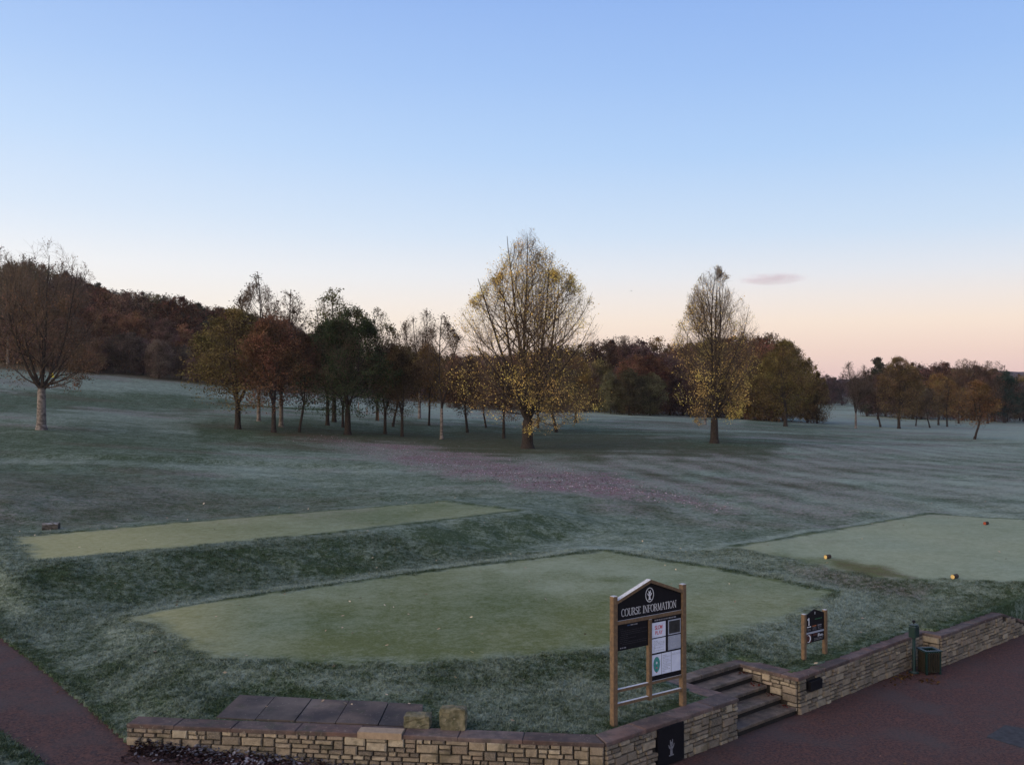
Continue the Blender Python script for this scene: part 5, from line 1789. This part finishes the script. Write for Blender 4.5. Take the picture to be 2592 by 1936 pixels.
q = C0[None] + t01[None] * s_[:, None] - n01[None] * (dd[:, None] + .05)
scatter('leaf_drift', q[:, 0], q[:, 1], pz(q[:, 0]) + .03 + np.clip(.13 - dd * .35, 0, .2), .07, (.125, .122, .145), 'frosted pale leaves on top of the drift at the left wall', 2)
n = 130
q = np.concatenate([np.array(pix(2285, 1712, 0))[None] + g.normal(0, 1, (90, 2)) @ np.array([WD * .38, ND * .10]), np.array(pix(2352, 1722, 0))[None] + g.normal(0, 1, (40, 2)) * .16])
scatter('leaf_drift', q[:, 0], q[:, 1], np.zeros(n), .07, (.10, .052, .022), 'brown and ochre leaves blown against the wall beside the litter bin', 3)
n = 46
tt_ = g.integers(0, 4, n)
la = np.array([(SW - .10 - abs(g.normal(0, .10))) for _ in range(n)])
lb_ = tt_ * .33 + g.uniform(.06, .28, n)
q = C2[None] + WD[None] * la[:, None] + ND[None] * lb_[:, None]
scatter('leaf_drift', q[:, 0], q[:, 1], .144 * (tt_ + 1), .06, (.12, .03, .022), 'red-brown leaves gathered at the right end of the steps', 4)
n = 240
a = g.uniform(-.56, .56, n)
D = 16.5 + 30 * g.random(n) ** 1.3
x_, y_ = a * D, D
zz = lawn_z(x_, y_)
k_ = zz > pz(x_) - .05
scatter('fallen_leaves', x_[k_], y_[k_], zz[k_], .085, (.34, .27, .19), 'pale fallen leaves dotted over the near lawn', 5, .05)
n = 90
a = g.uniform(-.5, .54, n)
D = 15.2 + 9 * g.random(n)
x_, y_ = a * D, D
k_ = lawn_z(x_, y_) < pz(x_) - .1
scatter('fallen_leaves', x_[k_], y_[k_], pz(x_[k_]), .06, (.20, .12, .08), 'odd fallen leaves on the red tarmac', 6)

# ------------------------------------------------------------------ small cloud
cm_, nt, bs = mat('cloud_vapour')
nt.nodes.remove(bs)
pv = nd(nt, 'ShaderNodeVolumePrincipled')
pv.inputs['Color'].default_value = (.98, .84, .90, 1)
tcn = nd(nt, 'ShaderNodeTexCoord')
ln = nd(nt, 'ShaderNodeVectorMath', operation='LENGTH')
nt.links.new(tcn.outputs['Object'], ln.inputs[0])
dns = mth(nt, 'MULTIPLY', mrange(nt, ln.outputs['Value'], .45, 1.0, 1, 0), mrange(nt, noise(nt, 1.6, 6, tcn.outputs['Object'], .7), .36, .62, .0, 1))
nt.links.new(mth(nt, 'MULTIPLY', dns, .0066), pv.inputs['Density'])
nt.links.new(pv.outputs[0], nt.nodes['Material Output'].inputs['Volume'])
mb = MB()
mb.lathe([(.02, -1), (.5, -.86), (.86, -.5), (1, 0), (.86, .5), (.5, .86), (.02, 1)], 20)
cl = mb.build('cloud', cm_, None, True)
DC = 6000
cl.location = ((1955 - U0) / F * DC, DC, HC - (706 - V0) / F * DC)
cl.scale = (100 / F * DC, 160, 18 / F * DC)
cl.rotation_euler = (0, R(-1.2), 0)
tag(cl, 'small flat mauve cloud low in the sky right of the slim yellow tree', 'cloud')

# ------------------------------------------------------------------ thin morning air
hz, nt, bs = mat('morning_air')
nt.nodes.remove(bs)
pv = nd(nt, 'ShaderNodeVolumePrincipled')
pv.inputs['Color'].default_value = (.92, .84, .84, 1)
pv.inputs['Density'].default_value = .00013
pv.inputs['Anisotropy'].default_value = .2
nt.links.new(pv.outputs[0], nt.nodes['Material Output'].inputs['Volume'])
hb = MB().box(-1700, 1700, -60, 1650, -130, 75).build('haze', hz)
tag(hb, 'thin pale morning air over the golf course', 'haze', kind='stuff')
